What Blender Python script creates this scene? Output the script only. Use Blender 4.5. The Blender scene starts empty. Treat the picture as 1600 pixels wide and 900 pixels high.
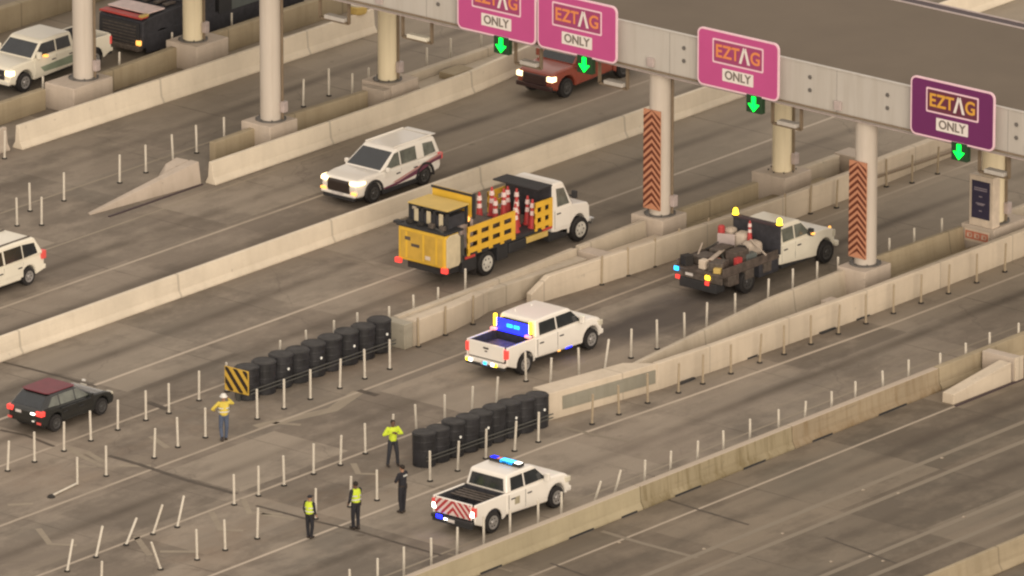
import bpy, bmesh, math, random
from mathutils import Vector, Matrix
random.seed(7)
PI = math.pi
scn = bpy.context.scene
col = scn.collection

# ------------------------------------------------------------------ camera
FPX = 16700.0; PITCH = math.radians(17.7); PSI = math.radians(39.5); DIST = 412.0
FH = (math.cos(PSI), math.sin(PSI)); RT = (math.sin(PSI), -math.cos(PSI))
FW = (FH[0]*math.cos(PITCH), FH[1]*math.cos(PITCH), -math.sin(PITCH))
UPV = (FH[0]*math.sin(PITCH), FH[1]*math.sin(PITCH), math.cos(PITCH))
CP = (-FW[0]*DIST, -FW[1]*DIST, -FW[2]*DIST)
cam_d = bpy.data.cameras.new("camera"); cam = bpy.data.objects.new("camera", cam_d); col.objects.link(cam)
cam_d.sensor_width = 36.0; cam_d.lens = FPX/1600*36.0
cam_d.clip_start = 5.0; cam_d.clip_end = 6000.0
cam.matrix_world = Matrix(((RT[0], UPV[0], -FW[0], CP[0]), (RT[1], UPV[1], -FW[1], CP[1]), (0, UPV[2], -FW[2], CP[2]), (0, 0, 0, 1)))
scn.camera = cam

# ------------------------------------------------------------------ light
SUN_EL, SUN_AZ = math.radians(15), math.atan2(-0.78, -0.62)      # azimuth measured from +X
w = bpy.data.worlds.new("World"); scn.world = w; w.use_nodes = True
nt = w.node_tree; nt.nodes.clear()
out = nt.nodes.new("ShaderNodeOutputWorld"); bg = nt.nodes.new("ShaderNodeBackground")
sky = nt.nodes.new("ShaderNodeTexSky"); sky.sky_type = 'NISHITA'; sky.sun_disc = False
sky.sun_elevation = SUN_EL; sky.sun_rotation = PI/2 - SUN_AZ
sky.air_density = 1.0; sky.dust_density = 5.0
mixw = nt.nodes.new("ShaderNodeMix"); mixw.data_type = 'RGBA'
mixw.inputs[0].default_value = 0.86
mixw.inputs[7].default_value = (9.2, 8.05, 6.95, 1)               # the warm even cloud sheet
nt.links.new(sky.outputs[0], mixw.inputs[6]); nt.links.new(mixw.outputs[2], bg.inputs[0])
bg.inputs[1].default_value = 0.085
nt.links.new(bg.outputs[0], out.inputs[0])
sd = bpy.data.lights.new("sun", 'SUN'); sun = bpy.data.objects.new("sun", sd); col.objects.link(sun)
sd.energy = 1.5; sd.angle = math.radians(30); sd.color = (1.0, 0.87, 0.73)
sv = Vector((math.cos(SUN_EL)*math.cos(SUN_AZ), math.cos(SUN_EL)*math.sin(SUN_AZ), math.sin(SUN_EL)))
sun.rotation_euler = sv.to_track_quat('Z', 'Y').to_euler()
scn.view_settings.view_transform = 'Standard'; scn.view_settings.look = 'None'
scn.view_settings.gamma = 1; scn.view_settings.exposure = 0.36
scn.cycles.max_bounces = 6; scn.cycles.diffuse_bounces = 3; scn.cycles.glossy_bounces = 2
scn.cycles.transmission_bounces = 2; scn.cycles.transparent_max_bounces = 4
scn.cycles.filter_width = 2.3
scn.cycles.use_denoising = True
try: scn.cycles.denoiser = 'OPENIMAGEDENOISE'
except Exception: pass

# ------------------------------------------------------------------ helpers
def G(px, py, z=0.0):
    """ground position seen at a survey point of the 1600x900 reference"""
    a = (px-800)/FPX; b = (450-py)/FPX
    d = (FW[0]+a*RT[0]+b*UPV[0], FW[1]+a*RT[1]+b*UPV[1], FW[2]+b*UPV[2])
    t = (z-CP[2])/d[2]
    return CP[0]+t*d[0], CP[1]+t*d[1]

def tag(o, label=None, cat=None, group=None, kind=None):
    if label: o['label'] = label
    if cat: o['category'] = cat
    if group: o['group'] = group
    if kind: o['kind'] = kind
    return o

def empty(name, loc, rz=0.0):
    o = bpy.data.objects.new(name, None); col.objects.link(o)
    o.location = loc; o.rotation_euler = (0, 0, rz); o.empty_display_size = .2
    return o

def kids(o): return [c for c in bpy.data.objects if c.parent == o]

class MB:
    def __init__(s): s.v = []; s.f = []
    def box(s, x0, x1, y0, y1, z0, z1):
        n = len(s.v)
        s.v += [(x0,y0,z0),(x1,y0,z0),(x1,y1,z0),(x0,y1,z0),(x0,y0,z1),(x1,y0,z1),(x1,y1,z1),(x0,y1,z1)]
        s.f += [tuple(n+i for i in q) for q in ((0,3,2,1),(4,5,6,7),(0,1,5,4),(1,2,6,5),(2,3,7,6),(3,0,4,7))]
        return s
    def cbox(s, c, d): return s.box(c[0]-d[0]/2, c[0]+d[0]/2, c[1]-d[1]/2, c[1]+d[1]/2, c[2]-d[2]/2, c[2]+d[2]/2)
    def poly(s, pts):
        n = len(s.v); s.v += [tuple(p) for p in pts]; s.f.append(tuple(range(n, n+len(pts)))); return s
    def hull8(s, a, b):
        """two quads a,b (4 points each) joined to a closed box"""
        n = len(s.v); s.v += [tuple(p) for p in a]+[tuple(p) for p in b]
        s.f += [tuple(n+i for i in q) for q in ((3,2,1,0),(4,5,6,7),(0,1,5,4),(1,2,6,5),(2,3,7,6),(3,0,4,7))]; return s
    def prism(s, pts, axis, a, b):
        """polygon pts (2D) extruded along axis from a to b. axis 'y': pts=(x,z); 'x': pts=(y,z); 'z': pts=(x,y)"""
        def P(p, t):
            return {'y': (p[0], t, p[1]), 'x': (t, p[0], p[1]), 'z': (p[0], p[1], t)}[axis]
        n = len(s.v); k = len(pts)
        s.v += [P(p, a) for p in pts]+[P(p, b) for p in pts]
        s.f.append(tuple(n+i for i in range(k))[::-1]); s.f.append(tuple(n+k+i for i in range(k)))
        for i in range(k):
            j = (i+1) % k; s.f.append((n+i, n+j, n+k+j, n+k+i))
        return s
    def cyl(s, p0, p1, r0, r1=None, seg=16, caps=True):
        r1 = r0 if r1 is None else r1
        p0 = Vector(p0); p1 = Vector(p1); d = (p1-p0).normalized()
        q = d.to_track_quat('Z', 'Y').to_matrix(); n = len(s.v)
        for p, r in ((p0, r0), (p1, r1)):
            for i in range(seg):
                t = 2*PI*i/seg; s.v.append(tuple(p + q @ Vector((r*math.cos(t), r*math.sin(t), 0))))
        for i in range(seg):
            j = (i+1) % seg; s.f.append((n+i, n+j, n+seg+j, n+seg+i))
        if caps: s.f.append(tuple(n+i for i in range(seg))[::-1]); s.f.append(tuple(n+seg+i for i in range(seg)))
        return s
    def lathe(s, c, prof, seg=24, axis='z'):
        """prof: (r, h) list"""
        n = len(s.v)
        for r, h in prof:
            for i in range(seg):
                t = 2*PI*i/seg; a, b = r*math.cos(t), r*math.sin(t)
                s.v.append((c[0]+a, c[1]+b, c[2]+h) if axis == 'z' else (c[0]+a, c[1]+h, c[2]+b))
        for k in range(len(prof)-1):
            for i in range(seg):
                j = (i+1) % seg; s.f.append((n+k*seg+i, n+k*seg+j, n+(k+1)*seg+j, n+(k+1)*seg+i))
        s.f.append(tuple(n+i for i in range(seg))[::-1]); m = n+(len(prof)-1)*seg
        s.f.append(tuple(m+i for i in range(seg)))
        return s
    def ball(s, c, r, seg=12, rings=8):
        rx, ry, rz = r if isinstance(r, tuple) else (r, r, r)
        n = len(s.v); s.v.append((c[0], c[1], c[2]-rz))
        for k in range(1, rings):
            ph = -PI/2+PI*k/rings
            for i in range(seg):
                t = 2*PI*i/seg
                s.v.append((c[0]+rx*math.cos(ph)*math.cos(t), c[1]+ry*math.cos(ph)*math.sin(t), c[2]+rz*math.sin(ph)))
        s.v.append((c[0], c[1], c[2]+rz)); top = len(s.v)-1
        for i in range(seg):
            j = (i+1) % seg; s.f.append((n, n+1+j, n+1+i)); s.f.append((top, top-seg+i, top-seg+j))
            for k in range(rings-2):
                a = n+1+k*seg; s.f.append((a+i, a+j, a+seg+j, a+seg+i))
        return s
    def mesh(s, name):
        me = bpy.data.meshes.new(name); me.from_pydata(s.v, [], s.f)
        bm = bmesh.new(); bm.from_mesh(me); bmesh.ops.recalc_face_normals(bm, faces=bm.faces); bm.to_mesh(me); bm.free()
        return me
    def build(s, name, mat, parent=None, bevel=0, smooth=False, seg=2, xf=None):
        if xf: s.v = [tuple(xf(*p)) for p in s.v]
        me = s.mesh(name); me.materials.append(mat)
        if smooth:
            for p in me.polygons: p.use_smooth = True
        o = bpy.data.objects.new(name, me); col.objects.link(o)
        if parent is not None: o.parent = parent
        if bevel:
            m = o.modifiers.new("bevel", 'BEVEL'); m.width = bevel; m.segments = seg; m.limit_method = 'ANGLE'; m.angle_limit = math.radians(28)
            if smooth: m.harden_normals = False
        return o

# ------------------------------------------------------------------ materials
class NT:
    """tiny node builder"""
    def __init__(s, name, rough=.6, metal=0.0, spec=.5):
        s.m = bpy.data.materials.new(name); s.m.use_nodes = True; s.t = s.m.node_tree
        s.b = s.t.nodes["Principled BSDF"]; s.b.inputs["Roughness"].default_value = rough
        s.b.inputs["Metallic"].default_value = metal; s.b.inputs["Specular IOR Level"].default_value = spec
        tc = s.t.nodes.new("ShaderNodeTexCoord"); s.obj = tc.outputs["Object"]
        sp = s.t.nodes.new("ShaderNodeSeparateXYZ"); s.t.links.new(s.obj, sp.inputs[0])
        s.x, s.y, s.z = sp.outputs
    def _in(s, sock, v):
        if isinstance(v, (int, float)): sock.default_value = v
        elif isinstance(v, tuple): sock.default_value = v if len(v) != 3 or sock.type == 'VECTOR' else v+(1,)
        else: s.t.links.new(v, sock)
    def math(s, op, a, b=0.0, c=0.0, clamp=False):
        n = s.t.nodes.new("ShaderNodeMath"); n.operation = op; n.use_clamp = clamp
        s._in(n.inputs[0], a); s._in(n.inputs[1], b)
        if op in ('MULTIPLY_ADD', 'COMPARE', 'WRAP'): s._in(n.inputs[2], c)
        return n.outputs[0]
    def noise(s, scale, stretch=(1, 1, 1), detail=3.0, rough=.55, off=(0, 0, 0)):
        mp = s.t.nodes.new("ShaderNodeMapping"); s.t.links.new(s.obj, mp.inputs[0])
        mp.inputs["Scale"].default_value = stretch; mp.inputs["Location"].default_value = off
        n = s.t.nodes.new("ShaderNodeTexNoise"); s.t.links.new(mp.outputs[0], n.inputs["Vector"])
        n.inputs["Scale"].default_value = scale; n.inputs["Detail"].default_value = detail; n.inputs["Roughness"].default_value = rough
        return n.outputs["Fac"]
    def ramp(s, v, a, b, lo=0.0, hi=1.0):
        n = s.t.nodes.new("ShaderNodeMapRange"); n.clamp = True; s._in(n.inputs[0], v)
        n.inputs[1].default_value = a; n.inputs[2].default_value = b; n.inputs[3].default_value = lo; n.inputs[4].default_value = hi
        return n.outputs[0]
    def mix(s, f, a, b):
        n = s.t.nodes.new("ShaderNodeMix"); n.data_type = 'RGBA'; s._in(n.inputs[0], f); s._in(n.inputs[6], a); s._in(n.inputs[7], b)
        return n.outputs[2]
    def mul(s, f, a, c):
        n = s.t.nodes.new("ShaderNodeMix"); n.data_type = 'RGBA'; n.blend_type = 'MULTIPLY'; s._in(n.inputs[0], f); s._in(n.inputs[6], a); s._in(n.inputs[7], c)
        return n.outputs[2]
    def band(s, coord, c, wdt):
        """soft gaussian-like band around coord == c"""
        d = s.math('SUBTRACT', coord, c); d = s.math('DIVIDE', d, wdt); d = s.math('MULTIPLY', d, d)
        d = s.math('MULTIPLY', d, -1.0); return s.math('EXPONENT', d)
    def color(s, c): s._in(s.b.inputs["Base Color"], c)
    def bump(s, h, strength=.3, dist=.01):
        n = s.t.nodes.new("ShaderNodeBump"); n.inputs["Strength"].default_value = strength; n.inputs["Distance"].default_value = dist
        s._in(n.inputs["Height"], h); s.t.links.new(n.outputs[0], s.b.inputs["Normal"])

def simple(name, c, rough=.6, metal=0.0, var=.12, scale=3.0, coat=0.0, spec=.5):
    n = NT(name, rough, metal, spec)
    f = n.ramp(n.noise(scale, detail=4), .3, .7)
    lo = tuple(max(0, x*(1-var)) for x in c); hi = tuple(min(1, x*(1+var)) for x in c)
    n.color(n.mix(f, lo, hi)); n.b.inputs["Coat Weight"].default_value = coat
    n.b.inputs["Coat Roughness"].default_value = .12
    return n.m

def grimy(name, c, amt=.35, rough=.5):
    n = NT(name, rough); f = n.ramp(n.noise(1.2, (2.2, 2.2, .16), 5, .65), .46, .74, 0, amt)
    k = n.mix(n.ramp(n.noise(.4, detail=4), .35, .7, 0, .5), c, tuple(x*.9 for x in c)); k = n.mix(f, k, tuple(x*t for x, t in zip(c, (.58, .53, .46)))); n.color(k); return n.m

def emis(name, c, e, base=None):
    n = NT(name, .3); n.color(base or c); n.b.inputs["Emission Color"].default_value = c+(1,)
    n.b.inputs["Emission Strength"].default_value = e; return n.m

def concrete(name, c, stain=.35, streak=.3, tint=(.8, .74, .6), rough=.85, joint=0.0, cap=0.0):
    n = NT(name, rough, spec=.25)
    big = n.ramp(n.noise(.35, detail=4, rough=.6), .35, .7)
    fine = n.noise(9, detail=5, rough=.7)
    lo = tuple(x*(1-.16*1.2) for x in c)
    k = n.mix(big, c, lo)
    k = n.mix(n.ramp(fine, .35, .75, 0, .22), k, tuple(x*.72 for x in c))
    sk = n.ramp(n.noise(1.6, (1.6, 1.6, .12), 5, .65), .48, .72)           # rain streaks down the face
    k = n.mix(n.math('MULTIPLY', sk, streak), k, tuple(x*t*.62 for x, t in zip(c, tint)))
    bt = n.math('MULTIPLY', n.ramp(n.z, .42, 0.0), n.ramp(n.noise(1.1, detail=4), .3, .6))
    k = n.mix(n.math('MULTIPLY', bt, stain), k, tuple(x*t*.5 for x, t in zip(c, tint)))   # road grime low on the wall
    k = n.mix(n.ramp(n.noise(1.3, (.22, 1, 3.2), 5, .7, (4, 8, 2)), .56, .74, 0, stain*1.1), k, tuple(x*.5 for x in c))      # tyre scuffs along the face
    k = n.mix(n.ramp(n.noise(3.5, detail=2, off=(9, 1, 5)), .72, .76, 0, .5), k, tuple(x*.55 for x in c))       # chips
    if joint:
        fr = n.math('FRACT', n.math('DIVIDE', n.x, joint)); j = n.math('LESS_THAN', fr, .012)
        k = n.mix(n.math('MULTIPLY', j, .55), k, tuple(x*.45 for x in c))
    if cap:
        k = n.mix(n.math('MULTIPLY', n.math('GREATER_THAN', n.z, cap), .8), k, (.50, .425, .35))   # lighter, pinkish band above the cap height
    n.color(k); n.bump(fine, .25, .01)
    return n.m

LANES = [2.75, 6.6, 11.4, 15.3, 24.0, -6.1, -15.6, -23.6, -28.0, -31.8]
def road_material():
    n = NT("worn_road_concrete", .8, spec=.3)
    a = (.30, .252, .202); b = (.225, .188, .149)
    k = n.mix(n.ramp(n.noise(.16, (.35, 1, 1), 5, .6), .32, .68), a, b)
    k = n.mix(n.ramp(n.noise(.1, (.6, 1, 1), 4, .6, (31, 12, 0)), .52, .75, 0, .6), k, (.165, .158, .135))  # cooler grey panels
    k = n.mix(n.ramp(n.noise(.5, (.07, 1.6, 1), 4, .65), .46, .76, 0, .45), k, (.125, .10, .078))            # long drag streaks
    k = n.mix(n.ramp(n.noise(.8, (.05, 2.2, 1), 3, .6, (9, 40, 0)), .48, .76, 0, .5), k, (.34, .29, .22))
    # every cast slab has its own tone
    def wn(w_, l_, o_):
        c_ = s_t.nodes.new("ShaderNodeCombineXYZ"); q = s_t.nodes.new("ShaderNodeTexWhiteNoise"); q.noise_dimensions = '3D'
        n._in(c_.inputs[0], n.math('FLOOR', n.math('DIVIDE', n.math('ADD', n.x, 602.7+o_), l_))); n._in(c_.inputs[1], n.math('FLOOR', n.math('DIVIDE', n.math('ADD', n.y, 500.2+o_), w_)))
        s_t.links.new(c_.outputs[0], q.inputs["Vector"]); return q.outputs["Value"]
    s_t = n.t
    slab = wn(3.62, 6.08, 0.0); slab2 = wn(4.4, 18.24, 1.3)
    k = n.mix(n.ramp(slab, .4, 1, 0, .6), k, (.40, .345, .275)); k = n.mix(n.ramp(slab, .45, 0, 0, .5), k, (.125, .105, .083)); k = n.mix(n.ramp(slab2, .5, 1, 0, .3), k, (.15, .145, .125))
    # broad blotches and spills
    k = n.mix(n.ramp(n.noise(.42, (.8, 1.1, 1), 6, .68, (77, 3, 0)), .48, .62, 0, .5), k, (.38, .325, .26))
    k = n.mix(n.ramp(n.noise(.33, (.7, 1.2, 1), 6, .7, (7, 63, 0)), .50, .64, 0, .5), k, (.11, .092, .074))
    # worn, patched and darker paving on the near roadway
    k = n.mul(n.ramp(n.y, -19.5, -21.0, 0, 1), k, (.72, .70, .66))
    k = n.mix(n.math('MULTIPLY', n.ramp(n.y, -19.5, -21.5), n.ramp(n.noise(.22, (.3, 1, 1), 4, .6, (5, 5, 0)), .5, .7, 0, .5)), k, (.105, .1, .08))
    k = n.mix(n.ramp(n.x, 6.0, 13.0, 0, .5), k, (.38, .325, .25))       # lighter tone painted in from the gantry on, offsetting the roof's shade
    # oil drip line in the middle of each lane and tyre polish beside it
    wob = n.math('MULTIPLY', n.math('SUBTRACT', n.noise(.05, detail=2), .5), .9)
    yy = n.math('ADD', n.y, wob)
    tot = None; tyre = None
    for c in LANES:
        g = n.band(yy, c, .34); tot = g if tot is None else n.math('MAXIMUM', tot, g)
        for sgn in (-.9, .9):
            h = n.band(yy, c+sgn, .3); tyre = h if tyre is None else n.math('MAXIMUM', tyre, h)
    brk = n.ramp(n.noise(.09, (1, .15, 1), 4, .6, (3, 0, 0)), .34, .62, .22, 1)
    k = n.mix(n.math('MULTIPLY', n.math('MULTIPLY', tot, brk), .72), k, (.07, .055, .042))
    k = n.mix(n.math('MULTIPLY', n.math('MULTIPLY', tyre, n.ramp(n.noise(.07, (1, .2, 1), 3, .6, (50, 3, 0)), .35, .65)), .24), k, (.12, .1, .082))
    # dark rubber and fluid patch beyond the stopped pickup
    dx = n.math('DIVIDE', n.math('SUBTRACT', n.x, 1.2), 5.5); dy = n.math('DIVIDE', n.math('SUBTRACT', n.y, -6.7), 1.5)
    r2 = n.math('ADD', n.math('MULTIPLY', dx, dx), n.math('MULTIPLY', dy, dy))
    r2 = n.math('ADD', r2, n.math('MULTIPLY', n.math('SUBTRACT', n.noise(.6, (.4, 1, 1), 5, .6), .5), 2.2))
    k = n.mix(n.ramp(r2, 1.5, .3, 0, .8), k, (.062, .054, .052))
    # rusty dirt in the gores
    gore = n.math('MAXIMUM', n.band(n.y, -11.0, 1.8), n.band(n.y, -1.4, 1.5))
    k = n.mix(n.math('MULTIPLY', gore, n.ramp(n.noise(.35, (.5, 1, 1), 5, .65, (2, 9, 0)), .46, .72, 0, .5)), k, (.2, .125, .072))
    # sawn joints: across every panel and along the lanes
    sh = n.math('MULTIPLY', n.math('GREATER_THAN', n.y, -19.8), 1.25)
    fr = n.math('FRACT', n.math('DIVIDE', n.math('ADD', n.math('ADD', n.x, 602.7), sh), 6.08))
    j = n.math('LESS_THAN', fr, .011)
    k = n.mix(n.math('MULTIPLY', j, n.ramp(n.noise(.25, detail=3), .42, .6, .05, .6)), k, (.085, .07, .055))
    k = n.mix(n.ramp(n.noise(14, detail=5, rough=.75), .3, .75, 0, .28), k, (.13, .105, .08))
    sp = n.ramp(n.noise(.75, detail=2, rough=.4, off=(7, 7, 0)), .74, .79, 0, .55)
    k = n.mix(sp, k, (.08, .065, .05))
    cr = n.t.nodes.new("ShaderNodeTexVoronoi"); cr.feature = 'DISTANCE_TO_EDGE'; cr.inputs["Scale"].default_value = .16
    wv = n.t.nodes.new("ShaderNodeVectorMath"); wv.operation = 'ADD'; nz = n.t.nodes.new("ShaderNodeTexNoise"); nz.inputs["Scale"].default_value = .9; nz.inputs["Detail"].default_value = 5
    n.t.links.new(n.obj, nz.inputs["Vector"]); n.t.links.new(n.obj, wv.inputs[0]); n.t.links.new(nz.outputs["Color"], wv.inputs[1]); n.t.links.new(wv.outputs[0], cr.inputs["Vector"])
    k = n.mix(n.math('MULTIPLY', n.ramp(cr.outputs["Distance"], .006, .0, 0, .3), n.ramp(n.noise(.12, detail=3, off=(3, 3, 3)), .46, .56)), k, (.07, .055, .045))
    n.color(k); n.bump(n.noise(20, detail=4), .2, .01)
    return n.m

def worn_paint(name, c, wear=.5):
    n = NT(name, .7, spec=.3)
    f = n.ramp(n.noise(1.1, (.5, 3, 1), 5, .7), .36, .7, 0, 1)
    g = n.ramp(n.noise(.12, detail=3), .35, .65, .4, 1)
    n.color(n.mix(n.math('MULTIPLY', n.math('MULTIPLY', f, g), wear), c, (.23, .19, .145)))
    return n.m

M = {}
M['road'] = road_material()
M['line'] = worn_paint("faded_lane_paint", (.46, .39, .31), .75)
M['line_bright'] = worn_paint("lane_paint", (.54, .46, .37), .5)
M['line_faint'] = worn_paint("very_faded_paint", (.32, .275, .21), .85)
M['line_ghost'] = worn_paint("ghost_of_old_lane_paint", (.25, .215, .165), 1.0)
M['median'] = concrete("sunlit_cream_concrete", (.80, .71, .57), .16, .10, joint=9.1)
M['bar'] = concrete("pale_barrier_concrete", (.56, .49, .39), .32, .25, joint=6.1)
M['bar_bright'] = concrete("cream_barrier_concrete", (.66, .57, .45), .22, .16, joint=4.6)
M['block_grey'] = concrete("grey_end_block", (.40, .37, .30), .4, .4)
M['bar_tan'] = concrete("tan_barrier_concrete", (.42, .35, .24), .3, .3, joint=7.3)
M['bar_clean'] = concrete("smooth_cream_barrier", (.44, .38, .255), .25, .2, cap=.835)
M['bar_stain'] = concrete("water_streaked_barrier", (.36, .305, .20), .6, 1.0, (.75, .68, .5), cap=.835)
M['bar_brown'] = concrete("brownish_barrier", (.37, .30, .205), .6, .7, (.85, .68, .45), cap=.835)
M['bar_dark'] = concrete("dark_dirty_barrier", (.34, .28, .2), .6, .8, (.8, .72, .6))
M['block'] = concrete("pinkish_plinth_concrete", (.56, .48, .40), .2, .2)
M['grey_inset'] = concrete("grey_inset_panel", (.31, .295, .24), .3, .4)
M['col'] = grimy("painted_column_grey", (.58, .52, .45), .4)
M['col_back'] = grimy("column_cream_with_painted_sun", (.84, .74, .52), .35)  # column grey raised to cream; low sun under the canopy is in the colour
M['pipe'] = simple("brown_conduit", (.2, .15, .1), .6)
M['beam'] = grimy("light_grey_painted_steel", (.53, .50, .455), .3, .45)
M['roof'] = simple("brown_membrane_roof", (.145, .116, .085), .9, var=.08, scale=.25)
M['dark_trim'] = simple("dark_brown_trim", (.06, .04, .045), .6)
M['light_trim'] = simple("lilac_grey_trim", (.45, .38, .36), .5)
M['bolt'] = simple("dark_bolt_plate", (.14, .13, .12), .6)
M['pink'] = simple("magenta_sign_sheeting", (.54, .085, .27), .45, var=.04, scale=.6)
M['purple'] = simple("purple_sign_sheeting", (.155, .022, .12), .45, var=.05, scale=.6)
M['pinkw'] = simple("pale_pink_sign_border", (.86, .60, .68), .4, var=.03)
M['signwhite'] = simple("white_sign_panel", (.82, .76, .72), .4, var=.03)
M['orange_l'] = simple("orange_letters", (.78, .27, .10), .4, var=.03)
M['gold_l'] = simple("gold_letters", (.72, .38, .06), .4, var=.03)
M['grey_l'] = simple("grey_letters", (.2, .17, .15), .5, var=.03)
M['logo_bg'] = simple("logo_plum", (.36, .06, .17), .45, var=.03)
M['logo_bg2'] = simple("logo_maroon", (.14, .03, .06), .45, var=.03)
M['green'] = emis("green_lamp", (.0, 1.0, .05), 2.6)
M['blackbox'] = simple("dark_green_lamp_housing", (.015, .05, .02), .5)
M['chev_a'] = simple("salmon_chevron_sheet", (.52, .24, .14), .5, var=.05)
M['chev_b'] = simple("brick_red_chevron", (.125, .03, .014), .5, var=.06)
M['post'] = simple("pale_post_plastic", (.62, .575, .49), .55, var=.10, scale=6)
M['post_dirty'] = simple("dirty_post_plastic", (.36, .29, .2), .6, var=.12, scale=6)
M['rubber'] = simple("black_rubber", (.025, .022, .02), .8)
M['barrel'] = simple("black_cushion_plastic", (.019, .019, .022), .55, var=.55, scale=2.2)
M['lid'] = simple("dusty_black_lid", (.034, .032, .031), .7, var=.5, scale=3)
M['cable'] = simple("grey_steel_rail", (.11, .11, .10), .45, .4)
M['reflector'] = emis("white_reflector", (.8, .78, .7), .25)
M['yel'] = simple("hazard_yellow", (.62, .40, .06), .5, var=.08)
M['blk'] = simple("hazard_black", (.03, .02, .015), .5)
M['white'] = simple("white_vehicle_paint", (.83, .79, .72), .3, var=.03, scale=.8, coat=.5)
M['white_w'] = simple("cream_white_vehicle_paint", (.78, .74, .62), .35, var=.04, scale=.8, coat=.4)
M['orange_p'] = simple("rust_orange_paint", (.30, .065, .04), .35, var=.05, coat=.6)
M['maroon_dark'] = simple("dark_maroon_grille", (.05, .025, .025), .4)
M['black_p'] = simple("black_car_paint", (.013, .015, .015), .25, coat=.8)
M['red_roof'] = simple("dark_red_roof_paint", (.15, .018, .03), .5, coat=.05)
M['glass'] = simple("dark_car_glass", (.02, .025, .03), .1, var=.2, spec=.8)
M['glass_g'] = simple("grey_green_reflective_glass", (.13, .14, .12), .15, var=.3, spec=.8)
M['trim'] = simple("black_plastic_trim", (.03, .03, .032), .6)
M['bed'] = simple("dark_bed_liner", (.035, .035, .042), .7, var=.3, scale=5)
M['chrome'] = simple("chrome", (.6, .6, .6), .25, .9)
M['rim'] = simple("silver_rim", (.42, .41, .40), .35, .5)
M['rim_white'] = simple("white_steel_rim", (.6, .58, .52), .5)
M['rim_dark'] = simple("dark_rim", (.1, .1, .1), .4, .5)
M['tail_red'] = emis("red_tail_lamp", (1.0, .07, .05), .9, (.6, .03, .03))
M['tail_dim'] = emis("dim_tail_lamp", (.9, .12, .1), .25, (.5, .06, .05))
M['head'] = emis("lit_headlamp", (1.0, .76, .40), 2.6)
M['rev'] = emis("lit_reverse_lamp", (1.0, .93, .8), 5.0)
M['lamp_off'] = simple("clear_headlamp", (.6, .56, .45), .2)
M['amber'] = emis("amber_lamp", (1.0, .62, .02), 4.5)
M['amber_dim'] = emis("amber_marker", (1.0, .45, .1), 1.2)
M['blue'] = emis("blue_lamp", (.012, .02, 1.0), 3.2)
M['cyan'] = emis("cyan_blue_lamp", (.02, .42, 1.0), 2.6)
M['pinkl'] = emis("red_lamp_half_lit", (1.0, .3, .3), 1.1)
M['tyre'] = simple("tyre_rubber", (.022, .02, .02), .8)
M['redstripe'] = simple("red_retroreflective", (.42, .045, .05), .4, var=.06)
M['whitestripe'] = simple("pink_white_retroreflective", (.72, .58, .54), .4, var=.05)
M['purplestripe'] = simple("plum_livery_stripe", (.17, .05, .09), .4)
M['redlivery'] = simple("rosy_livery_stripe", (.52, .26, .24), .4)
M['greenlivery'] = simple("grey_green_livery", (.25, .30, .22), .4)
M['emblem'] = simple("tan_grey_emblem", (.36, .32, .22), .5)
M['plate'] = simple("licence_plate_white", (.62, .58, .55), .5)
M['truck_y'] = simple("equipment_yellow", (.72, .45, .045), .5, var=.08, scale=2)
M['truck_yd'] = simple("faded_yellow", (.58, .42, .13), .6, var=.08, scale=2)
M['truck_yd2'] = simple("scuffed_yellow_panel", (.56, .35, .055), .55, var=.18, scale=1.6)
M['stake_y'] = simple("orange_yellow_stake_paint", (.74, .44, .045), .5, var=.08, scale=2)
M['cream'] = simple("cream_edge_cover", (.58, .5, .34), .6)
M['redbar'] = simple("red_rub_rail", (.5, .06, .05), .5)
M['cone'] = simple("cone_red_orange", (.46, .05, .05), .5)
M['cone_w'] = simple("cone_pink_white_collar", (.75, .6, .57), .5)
M['tool'] = simple("dirty_tool_metal", (.12, .1, .085), .6, .3, var=.4, scale=6)
M['deck'] = simple("rusty_flatbed_deck", (.085, .066, .055), .7, var=.4, scale=4)
M['sack'] = simple("beige_sack_cloth", (.46, .39, .32), .9)
M['bluegrey'] = simple("blue_grey_truck_panel", (.11, .125, .12), .5, var=.06)
M['navy'] = simple("navy_sign_face", (.035, .03, .065), .5)
M['mutedtext'] = simple("muted_lilac_text", (.3, .26, .3), .5)
M['orsign'] = simple("salmon_red_sign", (.56, .19, .12), .5)
M['crea_sign'] = simple("cream_sign_edge", (.66, .56, .45), .5)
M['skin'] = simple("skin", (.36, .2, .13), .6)
M['skin_d'] = simple("brown_skin", (.14, .075, .05), .6)
M['hiviz'] = simple("lime_high_visibility_cloth", (.58, .72, .04), .7, var=.08)
M['hiviz_y'] = simple("yellow_high_visibility_cloth", (.66, .52, .08), .7, var=.12, scale=6)
M['silver'] = simple("silver_reflective_tape", (.62, .62, .58), .4)
M['blackcloth'] = simple("black_uniform_cloth", (.018, .018, .024), .85)
M['darkcloth'] = simple("dark_trouser_cloth", (.03, .032, .04), .85)
M['jeans'] = simple("blue_denim", (.085, .11, .17), .9)
M['hat'] = simple("white_hard_hat", (.75, .73, .68), .4)
M['hair'] = simple("dark_hair", (.02, .014, .01), .8)
M['boot'] = simple("dark_boot_leather", (.03, .02, .015), .6)
M['eye'] = simple("dark_eye", (.02, .015, .01), .3)

# ------------------------------------------------------------------ ground and markings
g = MB(); g.poly([(-700,-700,0),(900,-700,0),(900,900,0),(-700,900,0)])
tag(g.build('ground_road', M['road']), kind='structure', label='worn tan concrete toll plaza roadway')

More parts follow.
